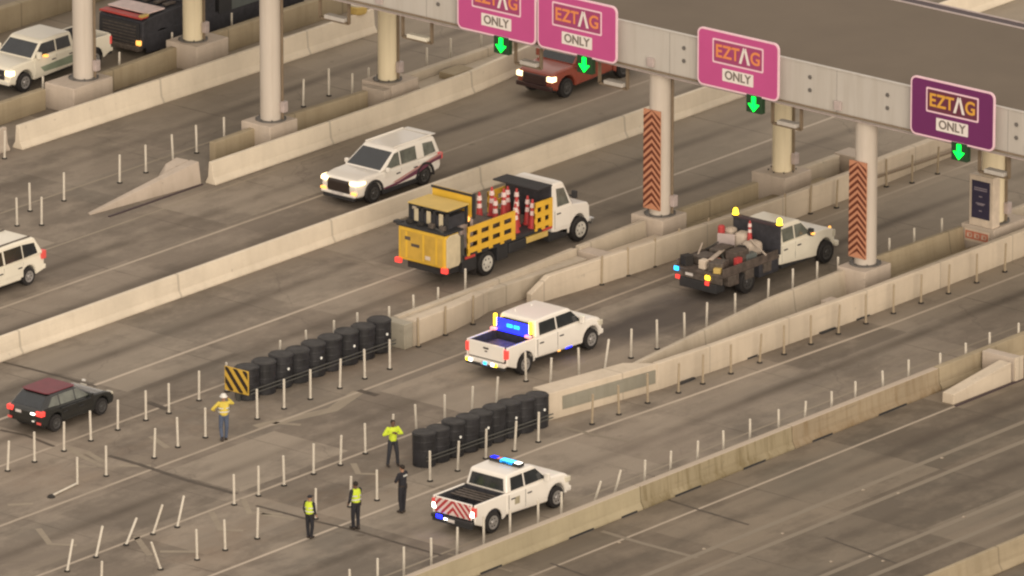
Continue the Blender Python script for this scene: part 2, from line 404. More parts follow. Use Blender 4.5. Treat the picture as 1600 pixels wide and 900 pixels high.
def strip(name, pts, wd, mat, z=.004):
    mb = MB(); P = [Vector(p) for p in pts]; L = []; R = []
    for i, p in enumerate(P):
        d = (P[min(i+1, len(P)-1)]-P[max(i-1, 0)]).normalized(); n = Vector((-d.y, d.x))*wd/2
        L.append(p+n); R.append(p-n)
    for i in range(len(P)-1):
        mb.poly([(R[i].x,R[i].y,z),(R[i+1].x,R[i+1].y,z),(L[i+1].x,L[i+1].y,z),(L[i].x,L[i].y,z)])
    return tag(mb.build(name, mat), kind='structure')
for v, u0, u1, wd, mt in ((4.45,-60,70,.16,'line_bright'), (13.5,-60,80,.15,'line'), (17.15,-60,80,.12,'line_faint'), (.8,-60,-9,.15,'line'),
                      (-3.72,-60,60,.15,'line'), (-8.42,-60,-12.5,.15,'line'), (-17.95,-60,60,.12,'line_faint'),
                      (-21.95,-50,50,.13,'line'), (-25.05,-50,50,.26,'line_ghost'), (-26.4,-50,50,.26,'line_ghost'),
                      (-29.95,-50,50,.26,'line_ghost'), (-31.3,-50,50,.26,'line_ghost'), (21.7,-20,60,.12,'line_faint'), (9.85,-60,70,.1,'line_faint')):
    strip('lane_line', [(u0, v), (u1, v)], wd, M[mt])
strip('lane_line', [(-60,-13.15), (-14,-13.15), (-6,-13.6), (6,-14.05), (50,-14.3)], .15, M['line_bright'])
# faded chevrons in the two gores
def chev_paint(pts, wd=.24):
    strip('gore_chevron', [G(*p) for p in pts], wd, M['line_faint'])
for pts in ([(108,700),(126,712),(160,729),(118,729)], [(187,728),(236,728)], [(135,706),(162,722)], [(12,789),(52,787)],
            [(212,838),(234,868)], [(250,862),(306,862)], [(380,780),(390,802),(442,803)], [(552,724),(560,740),(590,741)],
            [(408,803),(460,812)], [(330,800),(345,828),(380,829)], [(236,682),(262,700)], [(420,660),(470,664)],
            [(60,826),(78,850),(120,852)]):
    chev_paint(pts)
tag(strip('road_patch', [G(400,667), G(520,640), G(560,612)], .5, M['line_faint'], .003))
M['tar'] = simple("tar_joint_sealant", (.085,.068,.052), .8, var=.3, scale=2)
for pts, wd in (([(5,566),(50,577),(100,590),(150,604)],.16), ([(400,790),(495,815),(560,830),(620,848),(690,868)],.14), ([(170,712),(215,725),(290,750),(370,772)],.22),
            ([(0,672),(40,680),(85,698)],.16), ([(560,610),(590,618)],.3), ([(230,628),(262,640)],.3), ([(1010,770),(1090,796),(1170,820)],.12), ([(860,880),(930,905)],.12), ([(1290,840),(1400,880)],.1)):
    strip('tar_seam', [G(*p) for p in pts], wd, M['tar'], .006)
for pts, wd in (([(530,400),(565,409),(605,420)],.12), ([(940,830),(1000,848),(1090,872)],.22), ([(985,690),(940,682),(880,668)],.2), ([(700,865),(800,893)],.15)):
    strip('road_patch', [G(*p) for p in pts], wd, M['line_ghost'], .005)
# raised pavement markers on the near roadway
for k, (px, py) in enumerate(((1349,766),(1472,716),(1223,834),(1404,771),(1506,808),(1360,870),(1380,877),(1299,878),(968,848),(1100,858))):
    x, y = G(px, py); m_ = MB(); m_.prism([(-.06,0),(.06,0),(.035,.025),(-.035,.025)], 'y', -.05, .05)
    o = m_.build('pavement_marker', M['line']); o.location = (x, y, .005)
    tag(o, 'small white raised marker on the near roadway, %s from the left' % ['sixth','ninth','second','eighth','last','fifth but low','seventh','third','leftmost','upper fourth'][k], 'road marker', 'raised road markers on the near roadway')
# squashed litter
for px, py, s in ((262,525,.30),(356,494,.16),(1330,580,.30),(605,580,.15),(655,564,.12),(445,408,.28)):
    pass

# ------------------------------------------------------------------ barriers
F_SHAPE = [(0,0),(0,.08),(.13,.30),(.19,1.0),(.36,1.0),(.42,.30),(.55,.08),(.55,0)]
def wall(name, path, h, label, mat, prof=F_SHAPE, heights=None, cat='barrier', slots=None):
    """path: near-face foot line (u,v); profile grows to +v. profile z scaled by h (or per-point heights)"""
    mb = MB(); P = [Vector(p) for p in path]; n = len(prof); rings = []
    for i, p in enumerate(P):
        d = (P[min(i+1, len(P)-1)]-P[max(i-1, 0)]).normalized(); nn = Vector((-d.y, d.x))
        hh = heights[i] if heights else h
        rings.append([(p.x+nn.x*a, p.y+nn.y*a, b*hh) for a, b in prof])
    for r in rings: mb.v += r
    for i in range(len(P)-1):
        for k in range(n):
            j = (k+1) % n; mb.f.append((i*n+k, (i+1)*n+k, (i+1)*n+j, i*n+j))
    mb.f.append(tuple(range(n))); mb.f.append(tuple((len(P)-1)*n+k for k in range(n))[::-1])
    o = mb.build(name, mat, bevel=.015, seg=1); tag(o, label, cat)
    if slots:
        for (u, L) in slots:
            v = None
            for a, b in zip(path, path[1:]):
                if a[0] <= u <= b[0]: v = a[1]+(b[1]-a[1])*(u-a[0])/(b[0]-a[0])
            s_ = MB().box(u, u+L, v-.012, v+.05, 0, .075); s_.build('drainage_slot', M['trim'], o)
    return o
def box_prof(wd, h=1.0, ch=.03): return [(0,0),(0,h-ch),(ch,h),(wd-ch,h),(wd,h-ch),(wd,0)]

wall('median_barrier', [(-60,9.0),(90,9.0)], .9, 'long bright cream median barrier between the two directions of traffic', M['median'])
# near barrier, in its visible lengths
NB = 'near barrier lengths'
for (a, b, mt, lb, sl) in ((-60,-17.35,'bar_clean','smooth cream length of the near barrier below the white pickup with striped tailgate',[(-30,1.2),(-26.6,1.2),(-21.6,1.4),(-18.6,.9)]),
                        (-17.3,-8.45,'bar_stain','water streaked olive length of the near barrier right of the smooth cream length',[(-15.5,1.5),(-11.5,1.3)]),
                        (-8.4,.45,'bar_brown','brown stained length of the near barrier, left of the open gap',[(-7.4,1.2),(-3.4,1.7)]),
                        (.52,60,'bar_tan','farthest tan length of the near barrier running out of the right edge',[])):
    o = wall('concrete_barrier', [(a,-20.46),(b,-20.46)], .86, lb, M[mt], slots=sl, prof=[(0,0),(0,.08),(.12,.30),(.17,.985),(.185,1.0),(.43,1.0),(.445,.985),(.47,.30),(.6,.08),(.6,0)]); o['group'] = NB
# ramp and end block beside the near barrier
o = empty('barrier_end', (3.2,-21.1,0)); tag(o, 'white ramped concrete barrier nose on the near roadway at the right edge', 'barrier end')
MB().hull8([(-.6-3.2,-.72,0),(2.9-3.2,-.78,0),(2.9-3.2,-.2,0),(-.6-3.2,-.18,0)], [(-.6-3.2,-.72,.40),(2.9-3.2,-.76,.80),(2.9-3.2,-.22,.80),(-.6-3.2,-.2,.40)]).build('ramp', M['bar_bright'], o, bevel=.02)
MB().box(-.2,.25,-.82,.68,0,.93).build('end_block', M['block'], o, bevel=.02)
MB().box(-.2,.3,-.9,-.822,0,.95).build('corner_post', M['bar_bright'], o, bevel=.01)
MB().box(-3.9,30,-.93,-.84,0,.05).build('dark_foot_strip', M['dark_trim'], o)  # dark skid line along the base, built as a thin strip
# corner barrier bottom right
wall('concrete_barrier', [(-60,-34.75),(60,-34.35)], .9, 'tan barrier crossing the bottom right corner of the view', M['bar_tan'])
# island with the left crash cushion (first island)
o = empty('barrier_island', (-8,-1.1,0)); tag(o, 'flared concrete island behind the upper black crash cushion', 'barrier island')
def rel(pts, c): return [(x-c[0], y-c[1]) for x, y in pts]
def run(name, parent, c, path, heights, mat, prof):
    mb = MB(); P = [Vector(p) for p in rel(path, c)]; n = len(prof)
    for i, p in enumerate(P):
        d = (P[min(i+1, len(P)-1)]-P[max(i-1, 0)]).normalized(); nn = Vector((-d.y, d.x))
        mb.v += [(p.x+nn.x*a, p.y+nn.y*a, b*heights[i]) for a, b in prof]
    for i in range(len(P)-1):
        for k in range(n):
            j = (k+1) % n; mb.f.append((i*n+k, (i+1)*n+k, (i+1)*n+j, i*n+j))
    mb.f.append(tuple(range(n))); mb.f.append(tuple((len(P)-1)*n+k for k in range(n))[::-1])
    return mb.build(name, mat, parent, bevel=.015, seg=1)
C1 = (-8, -1.1)
MB().box(-.55,-.05,-.68,.40,0,1.0).build('end_block', M['block_grey'], o, bevel=.03)
run('far_wall', o, C1, [(-8,-1.05),(-4,-1.05),(0,-.98),(3.1,-.82),(3.15,-.78)], [1,1,1,1,1], M['bar'], [(0,0),(.06,.3),(.12,1),(.34,1),(.4,.3),(.46,0)])
run('near_wall', o, C1, [(-8,-1.78),(-5.6,-1.72),(-3.7,-1.45),(-2.4,-1.12)], [1.0,.98,.93,.85], M['bar_bright'], box_prof(.5))
run('island_top', o, C1, [(-8,-1.4),(-2.2,-1.25),(3,-1.3)], [.9,.84,.72], M['bar'], box_prof(.6))
# second stretch of the same island
o = empty('barrier_island', (4,-1.5,0)); tag(o, 'concrete island walls around the striped column beside the yellow truck', 'barrier island')
C2 = (4, -1.5)
run('near_wall', o, C2, [(-1.25,-2.0),(-.3,-2.1),(3,-2.42),(9,-2.78),(14,-2.9),(18.6,-2.9)], [.45,.98,1.05,1.05,1.05,1.05], M['bar_bright'], box_prof(.28))
run('far_wall', o, C2, [(3.35,-.78),(7.6,-.62)], [1,1], M['bar'], [(0,0),(.06,.3),(.12,1),(.34,1),(.4,.3),(.46,0)])
run('far_wall', o, C2, [(9.2,-.7),(14.4,-.75)], [.98,.98], M['bar_tan'], box_prof(.3))
run('far_wall', o, C2, [(16.8,-.95),(19.3,-1.0)], [1,1], M['bar'], box_prof(.3))
MB().box(3.2-4,3.9-4,-.55,.85,0,.86).build('step_block', M['block'], o, bevel=.02)
run('tray', o, C2, [(1,-1.7),(7.6,-1.9)], [.5,.5], M['bar_bright'], box_prof(1.0))
run('tray', o, C2, [(9.2,-2.3),(18,-2.4)], [.4,.4], M['bar_tan'], box_prof(1.4))
o = empty('barrier_island', (22,-1.9,0)); tag(o, 'bright concrete wall beyond the right striped column, with a dark pipe at its foot', 'barrier')
C3 = (22, -1.9)
MB().box(19.45-22,20.4-22,-.05,1.3,0,1.0).build('end_block', M['block'], o, bevel=.02)
run('near_wall', o, C3, [(19.0,-2.85),(24,-2.6),(40,-2.4)], [1.1,1.0,1.0], M['bar_bright'], box_prof(.35))
MB().cyl((18.5-22,-3.05+1.9,.55), (27-22,-3.0+1.9,.35), .055, seg=8).build('guard_pipe', M['pipe'], o)
MB().cyl((18.5-22,-3.05+1.9,.0), (18.5-22,-3.05+1.9,.62), .05, seg=8).build('pipe_post', M['pipe'], o)
# second island
o = empty('barrier_island', (-8,-11.5,0)); tag(o, 'concrete island with a grey inset panel behind the lower black crash cushion', 'barrier island')
C4 = (-8, -11.5)
MB().hull8([(-11.62+8,.12,0),(-6.2+8,-.72,0),(-7.0+8,.42,0),(-11.4+8,1.15,0)], [(-11.62+8,.14,1.05),(-6.2+8,-.68,1.05),(-7.0+8,.36,1.05),(-11.4+8,1.1,1.05)]).build('end_block', M['bar_bright'], o, bevel=.02)
def lerp(a, b, t): return a+(b-a)*t
def ipt(t, z): return (lerp(-3.62, 1.8, t), lerp(.12, -.72, t)-.012, z)
MB().hull8([ipt(.12,.30), ipt(.97,.30), ipt(.97,.82), ipt(.12,.82)], [(p[0], p[1]+.05, p[2]) for p in (ipt(.12,.30), ipt(.97,.30), ipt(.97,.82), ipt(.12,.82))]).build('grey_panel', M['grey_inset'], o)
run('near_wall', o, C4, [(-6.25,-12.22),(-3,-12.45),(0,-12.55),(6,-12.78),(18,-12.82),(50,-12.9)], [1.05]*6, M['bar_bright'], box_prof(.28))
run('far_wall', o, C4, [(-7.2,-11.75),(-1.8,-11.15),(3,-10.65),(7.45,-10.62)], [1,1,1,1], M['bar'], [(0,0),(.10,.3),(.2,1),(.38,1),(.48,.3),(.55,0)])
run('far_wall', o, C4, [(9.0,-10.5),(14.8,-10.75)], [.98,1], M['bar_tan'], [(0,0),(.10,.3),(.2,1),(.38,1),(.48,.3),(.55,0)])
run('far_wall', o, C4, [(16.5,-10.9),(50,-11.0)], [1,1], M['bar'], [(0,0),(.10,.3),(.2,1),(.38,1),(.48,.3),(.55,0)])
run('tray', o, C4, [(-6.5,-12.0),(0,-12.1),(7.4,-12.2)], [.5,.45,.4], M['bar'], box_prof(.9))
run('tray', o, C4, [(9.1,-12.4),(14.8,-12.5)], [.35,.35], M['bar_tan'], box_prof(1.4))
MB().box(4.6+8,5.2+8,-12.3+11.5,-11.5+11.5,0,.72).build('step_block', M['block'], o, bevel=.02)
for u in (-5.2, -1.2, 3.0, 5.2, 10.2, 13.2):
    v = -12.45 if u < -3 else (-12.5 if u < 0 else -12.75)
    MB().box(u+8, u+8.9, v+11.5-.03, v+11.5+.1, 0, .07).build('drainage_slot', M['trim'], o)
# third island (far side of the oncoming road)
o = empty('barrier_island', (10,18,0)); tag(o, 'long cream barrier and island behind the moving white SUV', 'barrier island')
C5 = (10, 18)
run('near_wall', o, C5, [(2.85,17.6),(14,17.6),(19,17.75),(24,18.3),(60,18.6)], [.92]*5, M['median'], F_SHAPE)
run('far_wall', o, C5, [(5.0,19.5),(9.5,19.65),(14.4,19.45)], [.9,.9,.9], M['bar_tan'], box_prof(.3))
run('far_wall', o, C5, [(16.9,19.6),(60,19.6)], [.92,.92], M['bar'], box_prof(.3))
run('tray', o, C5, [(17.0,18.3),(30,18.6)], [.55,.55], M['bar'], box_prof(1.2))
MB().box(14.55-10,14.95-10,.7,1.9,0,1.0).build('end_post', M['block'], o, bevel=.02)
MB().box(18.6-10,19.9-10,.4,1.2,0,.82).build('step_block', M['bar_tan'], o, bevel=.02)
o = empty('barrier_end', (0,18.7,0)); tag(o, 'long low wedge nose tapering to the ground left of the cream barrier', 'barrier end')
MB().hull8([(-3.3,.12,0),(2.6,-.55,0),(2.6,.05,0),(-3.2,.34,0)], [(-3.3,.14,.04),(2.6,-.42,.92),(2.6,.0,.92),(-3.2,.32,.04)]).build('ramp', M['block'], o, bevel=.01)
MB().hull8([(.2,.2,0),(2.6,.1,0),(2.6,.9,0),(1.7,1.1,0)], [(1.5,.4,.62),(2.6,.1,.90),(2.6,.75,.88),(2.0,.8,.74)]).build('end_block', M['block'], o, bevel=.03)
MB().box(-3.0,2.6,-.66,-.56,0,.04).build('dark_foot_strip', M['dark_trim'], o)  # dark strip added in place of the shadow line at the ramp's foot
# fourth island, upper left
o = empty('barrier_island', (10,27.2,0)); tag(o, 'cream barrier across the upper left corner with stepped joints', 'barrier')
C6 = (10, 27.2)
run('near_wall', o, C6, [(1.55,26.75),(23.4,26.55)], [.98,1.0], M['median'], F_SHAPE)
o = empty('concrete_barrier', (10,29.6,0)); tag(o, 'shaded tan barrier beside the parked white pickup at upper left', 'barrier')
C7 = (10, 29.6)
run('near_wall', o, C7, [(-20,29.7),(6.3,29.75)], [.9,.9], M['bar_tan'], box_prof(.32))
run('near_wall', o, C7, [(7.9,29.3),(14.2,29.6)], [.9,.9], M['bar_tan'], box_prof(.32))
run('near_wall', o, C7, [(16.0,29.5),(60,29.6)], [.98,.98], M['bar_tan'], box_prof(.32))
wall('concrete_barrier', [(-30,27.15),(1.2,27.1)], .95, 'short pale barrier end cut by the left edge of the view', M['block'])
wall('parapet_wall', [(-20,38.6),(90,38.6)], 1.05, 'pale parapet at the far upper left behind the white pickup', M['bar_tan'], prof=box_prof(.4))
wall('parapet_wall', [(-20,43.5),(90,43.5)], 1.2, 'farthest tan parapet at the top left corner', M['bar_tan'], prof=box_prof(.5))
# yellow drum on the barrier end
x, y = 22.6, 26.95
o = empty('warning_drum', (x, y, .98)); tag(o, 'small olive yellow drum with a white lid on the far barrier end', 'drum')
MB().lathe((0,0,0), [(.36,0),(.40,.08),(.40,.28),(.36,.34)], 20).build('drum_body', M['truck_yd'], o)
MB().lathe((0,0,.34), [(.34,0),(.34,.07),(.25,.1)], 20).build('lid', M['white_w'], o)

# ------------------------------------------------------------------ columns and plinths
def column(u, v, r, z0, z1, mat, label, pipe=True, board=False):
    o = empty('gantry_column', (u, v, z0)); tag(o, label, 'column')
    MB().lathe((0,0,0), [(r+.12,0),(r+.12,.03),(r,.031),(r,z1-z0)], 28).build('shaft', mat, o)
    MB().lathe((0,0,0), [(r+.2,0),(r+.2,.035),(r+.19,.04)], 24).build('base_plate', M['bolt'], o)
    MB().lathe((0,0,z1-z0-.10), [(r+.1,0),(r+.12,.04),(r+.12,.098)], 24).build('head_plate', M['beam'], o)
    for k_ in range(8):
        a_ = 2*PI*k_/8; MB().cyl((( r+.15)*math.cos(a_),(r+.15)*math.sin(a_),.03),((r+.15)*math.cos(a_),(r+.15)*math.sin(a_),.11),.03,seg=6).build('anchor_bolt', M['cable'], o)
    if pipe:
        MB().box(r*.45-.14,r*.45+.14,-r-.2,-r+.0,.35,.8).build('junction_box', M['light_trim'], o, bevel=.02)
    if pipe: MB().cyl((r*.45,-r-.02,0), (r*.45,-r-.02,z1-z0), .055, seg=8).build('conduit', M['pipe'], o)
    if board:
        w_, h0, h1 = .84, board[0]-z0, board[1]-z0
        x_ = -r-.05
        MB().box(x_-.02, x_+.03, -w_/2+.02, w_/2+.02, h0, h1).build('chevron_board', M['chev_a'], o)
        n = 14; mb = MB(); st = (h1-h0)/n
        for k in range(n):
            b0 = h0+k*st
            for sg in (1, -1):
                yc = .02; ya = yc+sg*w_/2
                z_a, z_c = b0-st*.45, b0+st*.95
                t_ = st*.5
                zs = [z_a, z_a+t_, z_c+t_, z_c]
                zs = [min(h1, max(h0, q)) for q in zs]
                mb.hull8([(x_-.026,ya,zs[0]),(x_-.026,yc,zs[3]),(x_-.026,yc,zs[2]),(x_-.026,ya,zs[1])],
                         [(x_-.0215,ya,zs[0]),(x_-.0215,yc,zs[3]),(x_-.0215,yc,zs[2]),(x_-.0215,ya,zs[1])])
        ch = mb.build('chevron_stripes', M['chev_b'], [c for c in kids(o) if c.name.startswith('chevron_board')][0])
    return o
def plinth(u0, u1, v0, v1, h, label):
    o = MB().box(-(u1-u0)/2,(u1-u0)/2,-(v1-v0)/2,(v1-v0)/2,0,h).build('column_plinth', M['block'], bevel=.04)
    o.location = ((u0+u1)/2, (v0+v1)/2, 0); return tag(o, label, 'plinth')
ZB = 6.98
column(8.42,-.55,.43,1.1,ZB,M['col'],'grey column with red chevron board in front of the yellow truck lane', True, (1.38,5.42))
column(8.42,-10.68,.43,1.1,ZB,M['col'],'grey column with red chevron board right of the dark flatbed truck', False, (1.43,5.3))
column(8.42,19.5,.43,1.1,ZB,M['col'],'plain grey column at upper left behind the wedge barrier nose', True)
column(8.0,29.2,.43,1.1,ZB,M['col'],'plain grey column hiding the middle of the parked white pickup', True)
column(15.9,-.75,.40,1.1,8.7,M['col_back'],'yellow lit rear column between the two striped columns', True)
column(15.7,19.5,.40,1.1,8.7,M['col_back'],'yellow lit rear column with a white camera box above the SUV', True)
column(15.0,29.4,.42,1.1,8.7,M['col_back'],'yellow lit rear column beside the dark truck at the top left', True)
column(15.95,-11.15,.46,1.1,8.7,M['col_back'],'rear column behind the rightmost purple sign, above the navy notice', True)
plinth(7.68,9.2,-1.28,.32,1.1,'square concrete plinth under the striped column by the yellow truck')
plinth(7.45,9.1,-11.42,-10.05,1.1,'square concrete plinth under the striped column right of the flatbed truck')
plinth(7.5,9.2,18.75,20.3,1.1,'square concrete plinth under the plain column behind the SUV lane')
plinth(6.5,8.9,28.4,30.0,1.1,'square concrete plinth beside the parked white pickup')
plinth(15.0,16.7,-1.6,.1,1.15,'square concrete plinth under the yellow lit rear column between the striped ones')
plinth(15.0,16.7,18.7,20.3,1.1,'square concrete plinth under the rear column at the top centre')
plinth(14.2,16.2,28.5,30.2,1.1,'square concrete plinth under the rear column beside the dark truck')
pl = plinth(14.95,17.2,-11.95,-10.35,1.1,'concrete plinth carrying the navy notice and the salmon sign')
# cabinet, notice and small red sign
o = MB().box(15.0,15.45,-11.85,-10.7,1.1,3.15).build('equipment_cabinet', M['crea_sign'], bevel=.02)
tag(o, 'narrow cream cabinet standing on the plinth below the rightmost purple sign', 'cabinet')
o = empty('notice_board', (14.98,-11.28,1.43)); tag(o, 'tall navy notice with faint lettering on the cream cabinet', 'notice')
MB().box(-.03,0,-.43,.43,0,1.52).build('face', M['navy'], o, bevel=.005)
mb = MB()
for zz, ww in ((1.22,.62),(1.14,.62),(.88,.16),(.60,.44),(.55,.3),(.30,.14)): mb.box(-.036,-.031,-ww/2,ww/2,zz,zz+.04)
mb.build('lettering', M['mutedtext'], o)
o = empty('small_sign', (14.93,-11.15,.45)); tag(o, 'small salmon red sign with three pale blocks on the plinth', 'sign')
MB().box(-.02,0,-.6,.6,0,.5).build('backing', M['crea_sign'], o)
MB().box(-.026,-.021,-.55,.55,.10,.42).build('face', M['orsign'], o)
mb = MB()
for yy in (-.35,0,.35):
    for (a, b, c, d) in ((-.12,.12,.17,.2),(-.12,.12,.32,.35),(-.12,-.08,.17,.35),(.04,.12,.2,.3)): mb.box(-.032,-.027,yy+a,yy+b,c,d)
mb.build('pale_marks', M['crea_sign'], o)

# ------------------------------------------------------------------ gantry
o = empty('toll_gantry', (8.4,0,ZB)); tag(o, 'wide toll gantry with grey box beam and flat brown roof over all lanes', 'gantry')
V0, V1_ = -24.0, 40.0
MB().box(-.6,.65,V0,V1_,0,1.82).build('front_beam', M['beam'], o, bevel=.03)
MB().box(-.64,-.5,V0,V1_,1.822,1.86).build('beam_cap', M['beam'], o)
MB().box(-.49,8.3,V0,V1_,1.823,1.85).build('roof', M['roof'], o)
MB().box(7.4,8.2,V0,V1_,.6,1.615).build('rear_beam', M['beam'], o)
par = MB().box(8.32,8.42,V0,V1_,1.5,1.88).build('rear_parapet', M['light_trim'], o)
MB().box(8.43,8.95,V0,V1_,1.5,1.84).build('gutter', M['dark_trim'], o)
MB().box(8.96,9.05,V0,V1_,1.5,1.87).build('flashing', M['light_trim'], o)
for vy in (-2.21,-8.4,-12.15,-18.3,10.2,14.4,18.5):
    for zz in (1.30,.78):
        MB().cyl((-.63,vy,zz),(-.6,vy,zz),.09,seg=6).build('bolt', M['bolt'], o)
MB().box(-.62,.67,V0,V1_,-.05,-.002).build('bottom_flange', M['light_trim'], o, bevel=.005)
MB().cyl((-.66,V0,.12),(-.66,V1_,.12),.045,seg=8).build('cable_run', M['pipe'], o)
for k in range(9):
    vy = -19+k*4.6
    MB().box(-.72,-.61,vy-.16,vy+.16,.25,.62).build('service_box', M['light_trim'] if k % 3 else M['bolt'], o, bevel=.02)
for k in range(16):
    vy = -22+k*4.1
    MB().box(-.604,-.6002,vy,vy+.012,.02,1.8).build('beam_seam', M['bolt'], o)

FONT = None
def text_mesh(s, size, name):
    cu = bpy.data.curves.new(name, 'FONT'); cu.body = s; cu.size = size; cu.align_x = 'CENTER'; cu.align_y = 'CENTER'; cu.extrude = .006; cu.offset = size*.022
    t = bpy.data.objects.new(name, cu); col.objects.link(t)
    bpy.context.view_layer.update()
    me = bpy.data.meshes.new_from_object(t.evaluated_get(bpy.context.evaluated_depsgraph_get()))
    bpy.data.objects.remove(t); bpy.data.curves.remove(cu); return me
def put_text(s, size, y, z, x, mat, parent, name, sx=1.0):
    me = text_mesh(s, size, name); me.materials.clear(); me.materials.append(mat)
    R = Matrix(((0,0,-1,x),(-sx,0,0,y),(0,1,0,z),(0,0,0,1)))
    me.transform(R); o = bpy.data.objects.new(name, me); col.objects.link(o); o.parent = parent; return o
def rrect(w_, h_, r, n=5):
    pts = []
    for cx, cz, a0 in ((w_/2-r,h_/2-r,0),(-w_/2+r,h_/2-r,90),(-w_/2+r,-h_/2+r,180),(w_/2-r,-h_/2+r,270)):
        for k in range(n+1):
            a = math.radians(a0+90*k/n); pts.append((cx+r*math.cos(a), cz+r*math.sin(a)))
    return pts
def lane_sign(vc, mat, letters, logo, label):
    W_, H_ = 4.0, 2.33; zc = 7.1+H_/2
    o = empty('lane_sign', (7.5, vc, zc)); tag(o, label, 'road sign', 'purple lane signs on the gantry')
    MB().prism(rrect(W_,H_,.26), 'x', -.03, .03).build('border', M['pinkw'], o)
    MB().prism(rrect(W_-.14,H_-.14,.2), 'x', -.036, -.0305).build('face', mat, o)
    f = MB().prism(rrect(2.5,.98,.06), 'x', -.042, -.0365).build('logo_frame', M['pinkw'], o)
    g_ = MB().prism(rrect(2.36,.84,.04), 'x', -.048, -.0425).build('logo_field', logo, o)
    for q in (f, g_): q.location = (0,0,.34)
    # word, one letter at a time; the fourth is a barless A
    xs = (.93,.52,.12,-.33,-.82)
    for ch, yy in zip("EZT", xs): put_text(ch, .72, yy, .33, -.056, letters, o, 'letter', .95)
    mb = MB()
    for sg in (1,-1):
        yc = -.33
        mb.hull8([(-.062,yc+sg*.27,.04),(-.062,yc+sg*.15,.04),(-.062,yc-sg*.02,.62),(-.062,yc+sg*.06,.70)], [(-.049,yc+sg*.27,.04),(-.049,yc+sg*.15,.04),(-.049,yc-sg*.02,.62),(-.049,yc+sg*.06,.70)])
    mb.build('letter', M['signwhite'], o)
    put_text("G", .72, -.86, .33, -.056, letters, o, 'letter', .95)
    MB().prism(rrect(1.52,.50,.03), 'x', -.042, -.0365).build('only_panel', M['signwhite'], o).location = (0,0,-.56)
    put_text("ONLY", .48, 0, -.56, -.050, M['grey_l'], o, 'only_word', .98)
    for yy in (-1.2,1.2):
        MB().box(.03,.3,yy-.06,yy+.06,-.9,.9).build('bracket', M['beam'], o)
    return o
lane_sign(6.95, M['pink'], M['orange_l'], M['logo_bg'], 'leftmost magenta lane sign, cut by the top of the view')
lane_sign(2.87, M['pink'], M['orange_l'], M['logo_bg'], 'magenta lane sign above the rust orange pickup, touching another on its left')
lane_sign(-5.13, M['pink'], M['orange_l'], M['logo_bg'], 'magenta lane sign standing alone between the two striped columns')
lane_sign(-15.5, M['purple'], M['gold_l'], M['logo_bg2'], 'dark purple lane sign with gold letters at the right end of the gantry')
for vc, lb in ((6.70,'green arrow lamp under the leftmost magenta sign'),(2.49,'green arrow lamp under the magenta sign above the orange pickup'),(-5.93,'green arrow lamp under the lone magenta sign'),(-15.85,'green arrow lamp under the dark purple sign')):
    o = empty('lane_signal', (7.55, vc, 6.8)); tag(o, lb, 'lane signal', 'green arrow lane signals')
    MB().box(-.1,.15,-.38,.38,-.36,.36).build('housing', M['blackbox'], o, bevel=.03)
    mb = MB(); mb.box(-.125,-.101,-.09,.09,-.05,.30); mb.prism([(-.27,.0),(0,-.30),(.27,.0),(.13,.0),(0,.0),(-.13,.0)], 'x', -.124, -.102)
    mb.build('arrow', M['green'], o)
    MB().box(-.02,.06,-.04,.04,.36,.6).build('hanger', M['beam'], o)
def rack(vc, wd, label, box=False):
    o = empty('camera_rack', (8.3, vc, 5.9)); tag(o, label, 'camera rack', 'camera racks hanging below the gantry')
    mb = MB()
    for s_ in (-1,1): mb.box(-.05,.05,s_*wd/2-.05,s_*wd/2+.05,0,1.1)
    mb.box(-.05,.05,-wd/2,wd/2,-.05,.05); mb.build('frame', M['pipe'], o)
    MB().box(-.2,.15,-wd/2+.12,wd/2-.35,.06,.22).build('camera_box', M['beam'] if not box else M['white_w'], o, bevel=.02)
rack(16.0,1.5,'brown hanging rack left of the white beam end at the top'); rack(11.7,1.5,'hanging rack with white box beside the yellow rear column',True)
rack(6.0,1.3,'hanging rack behind the leftmost green arrow'); rack(1.7,1.4,'hanging rack right of the second green arrow, over the orange pickup')
rack(-6.9,1.4,'hanging rack right of the third green arrow'); rack(-16.9,1.4,'hanging rack behind the dark purple sign')

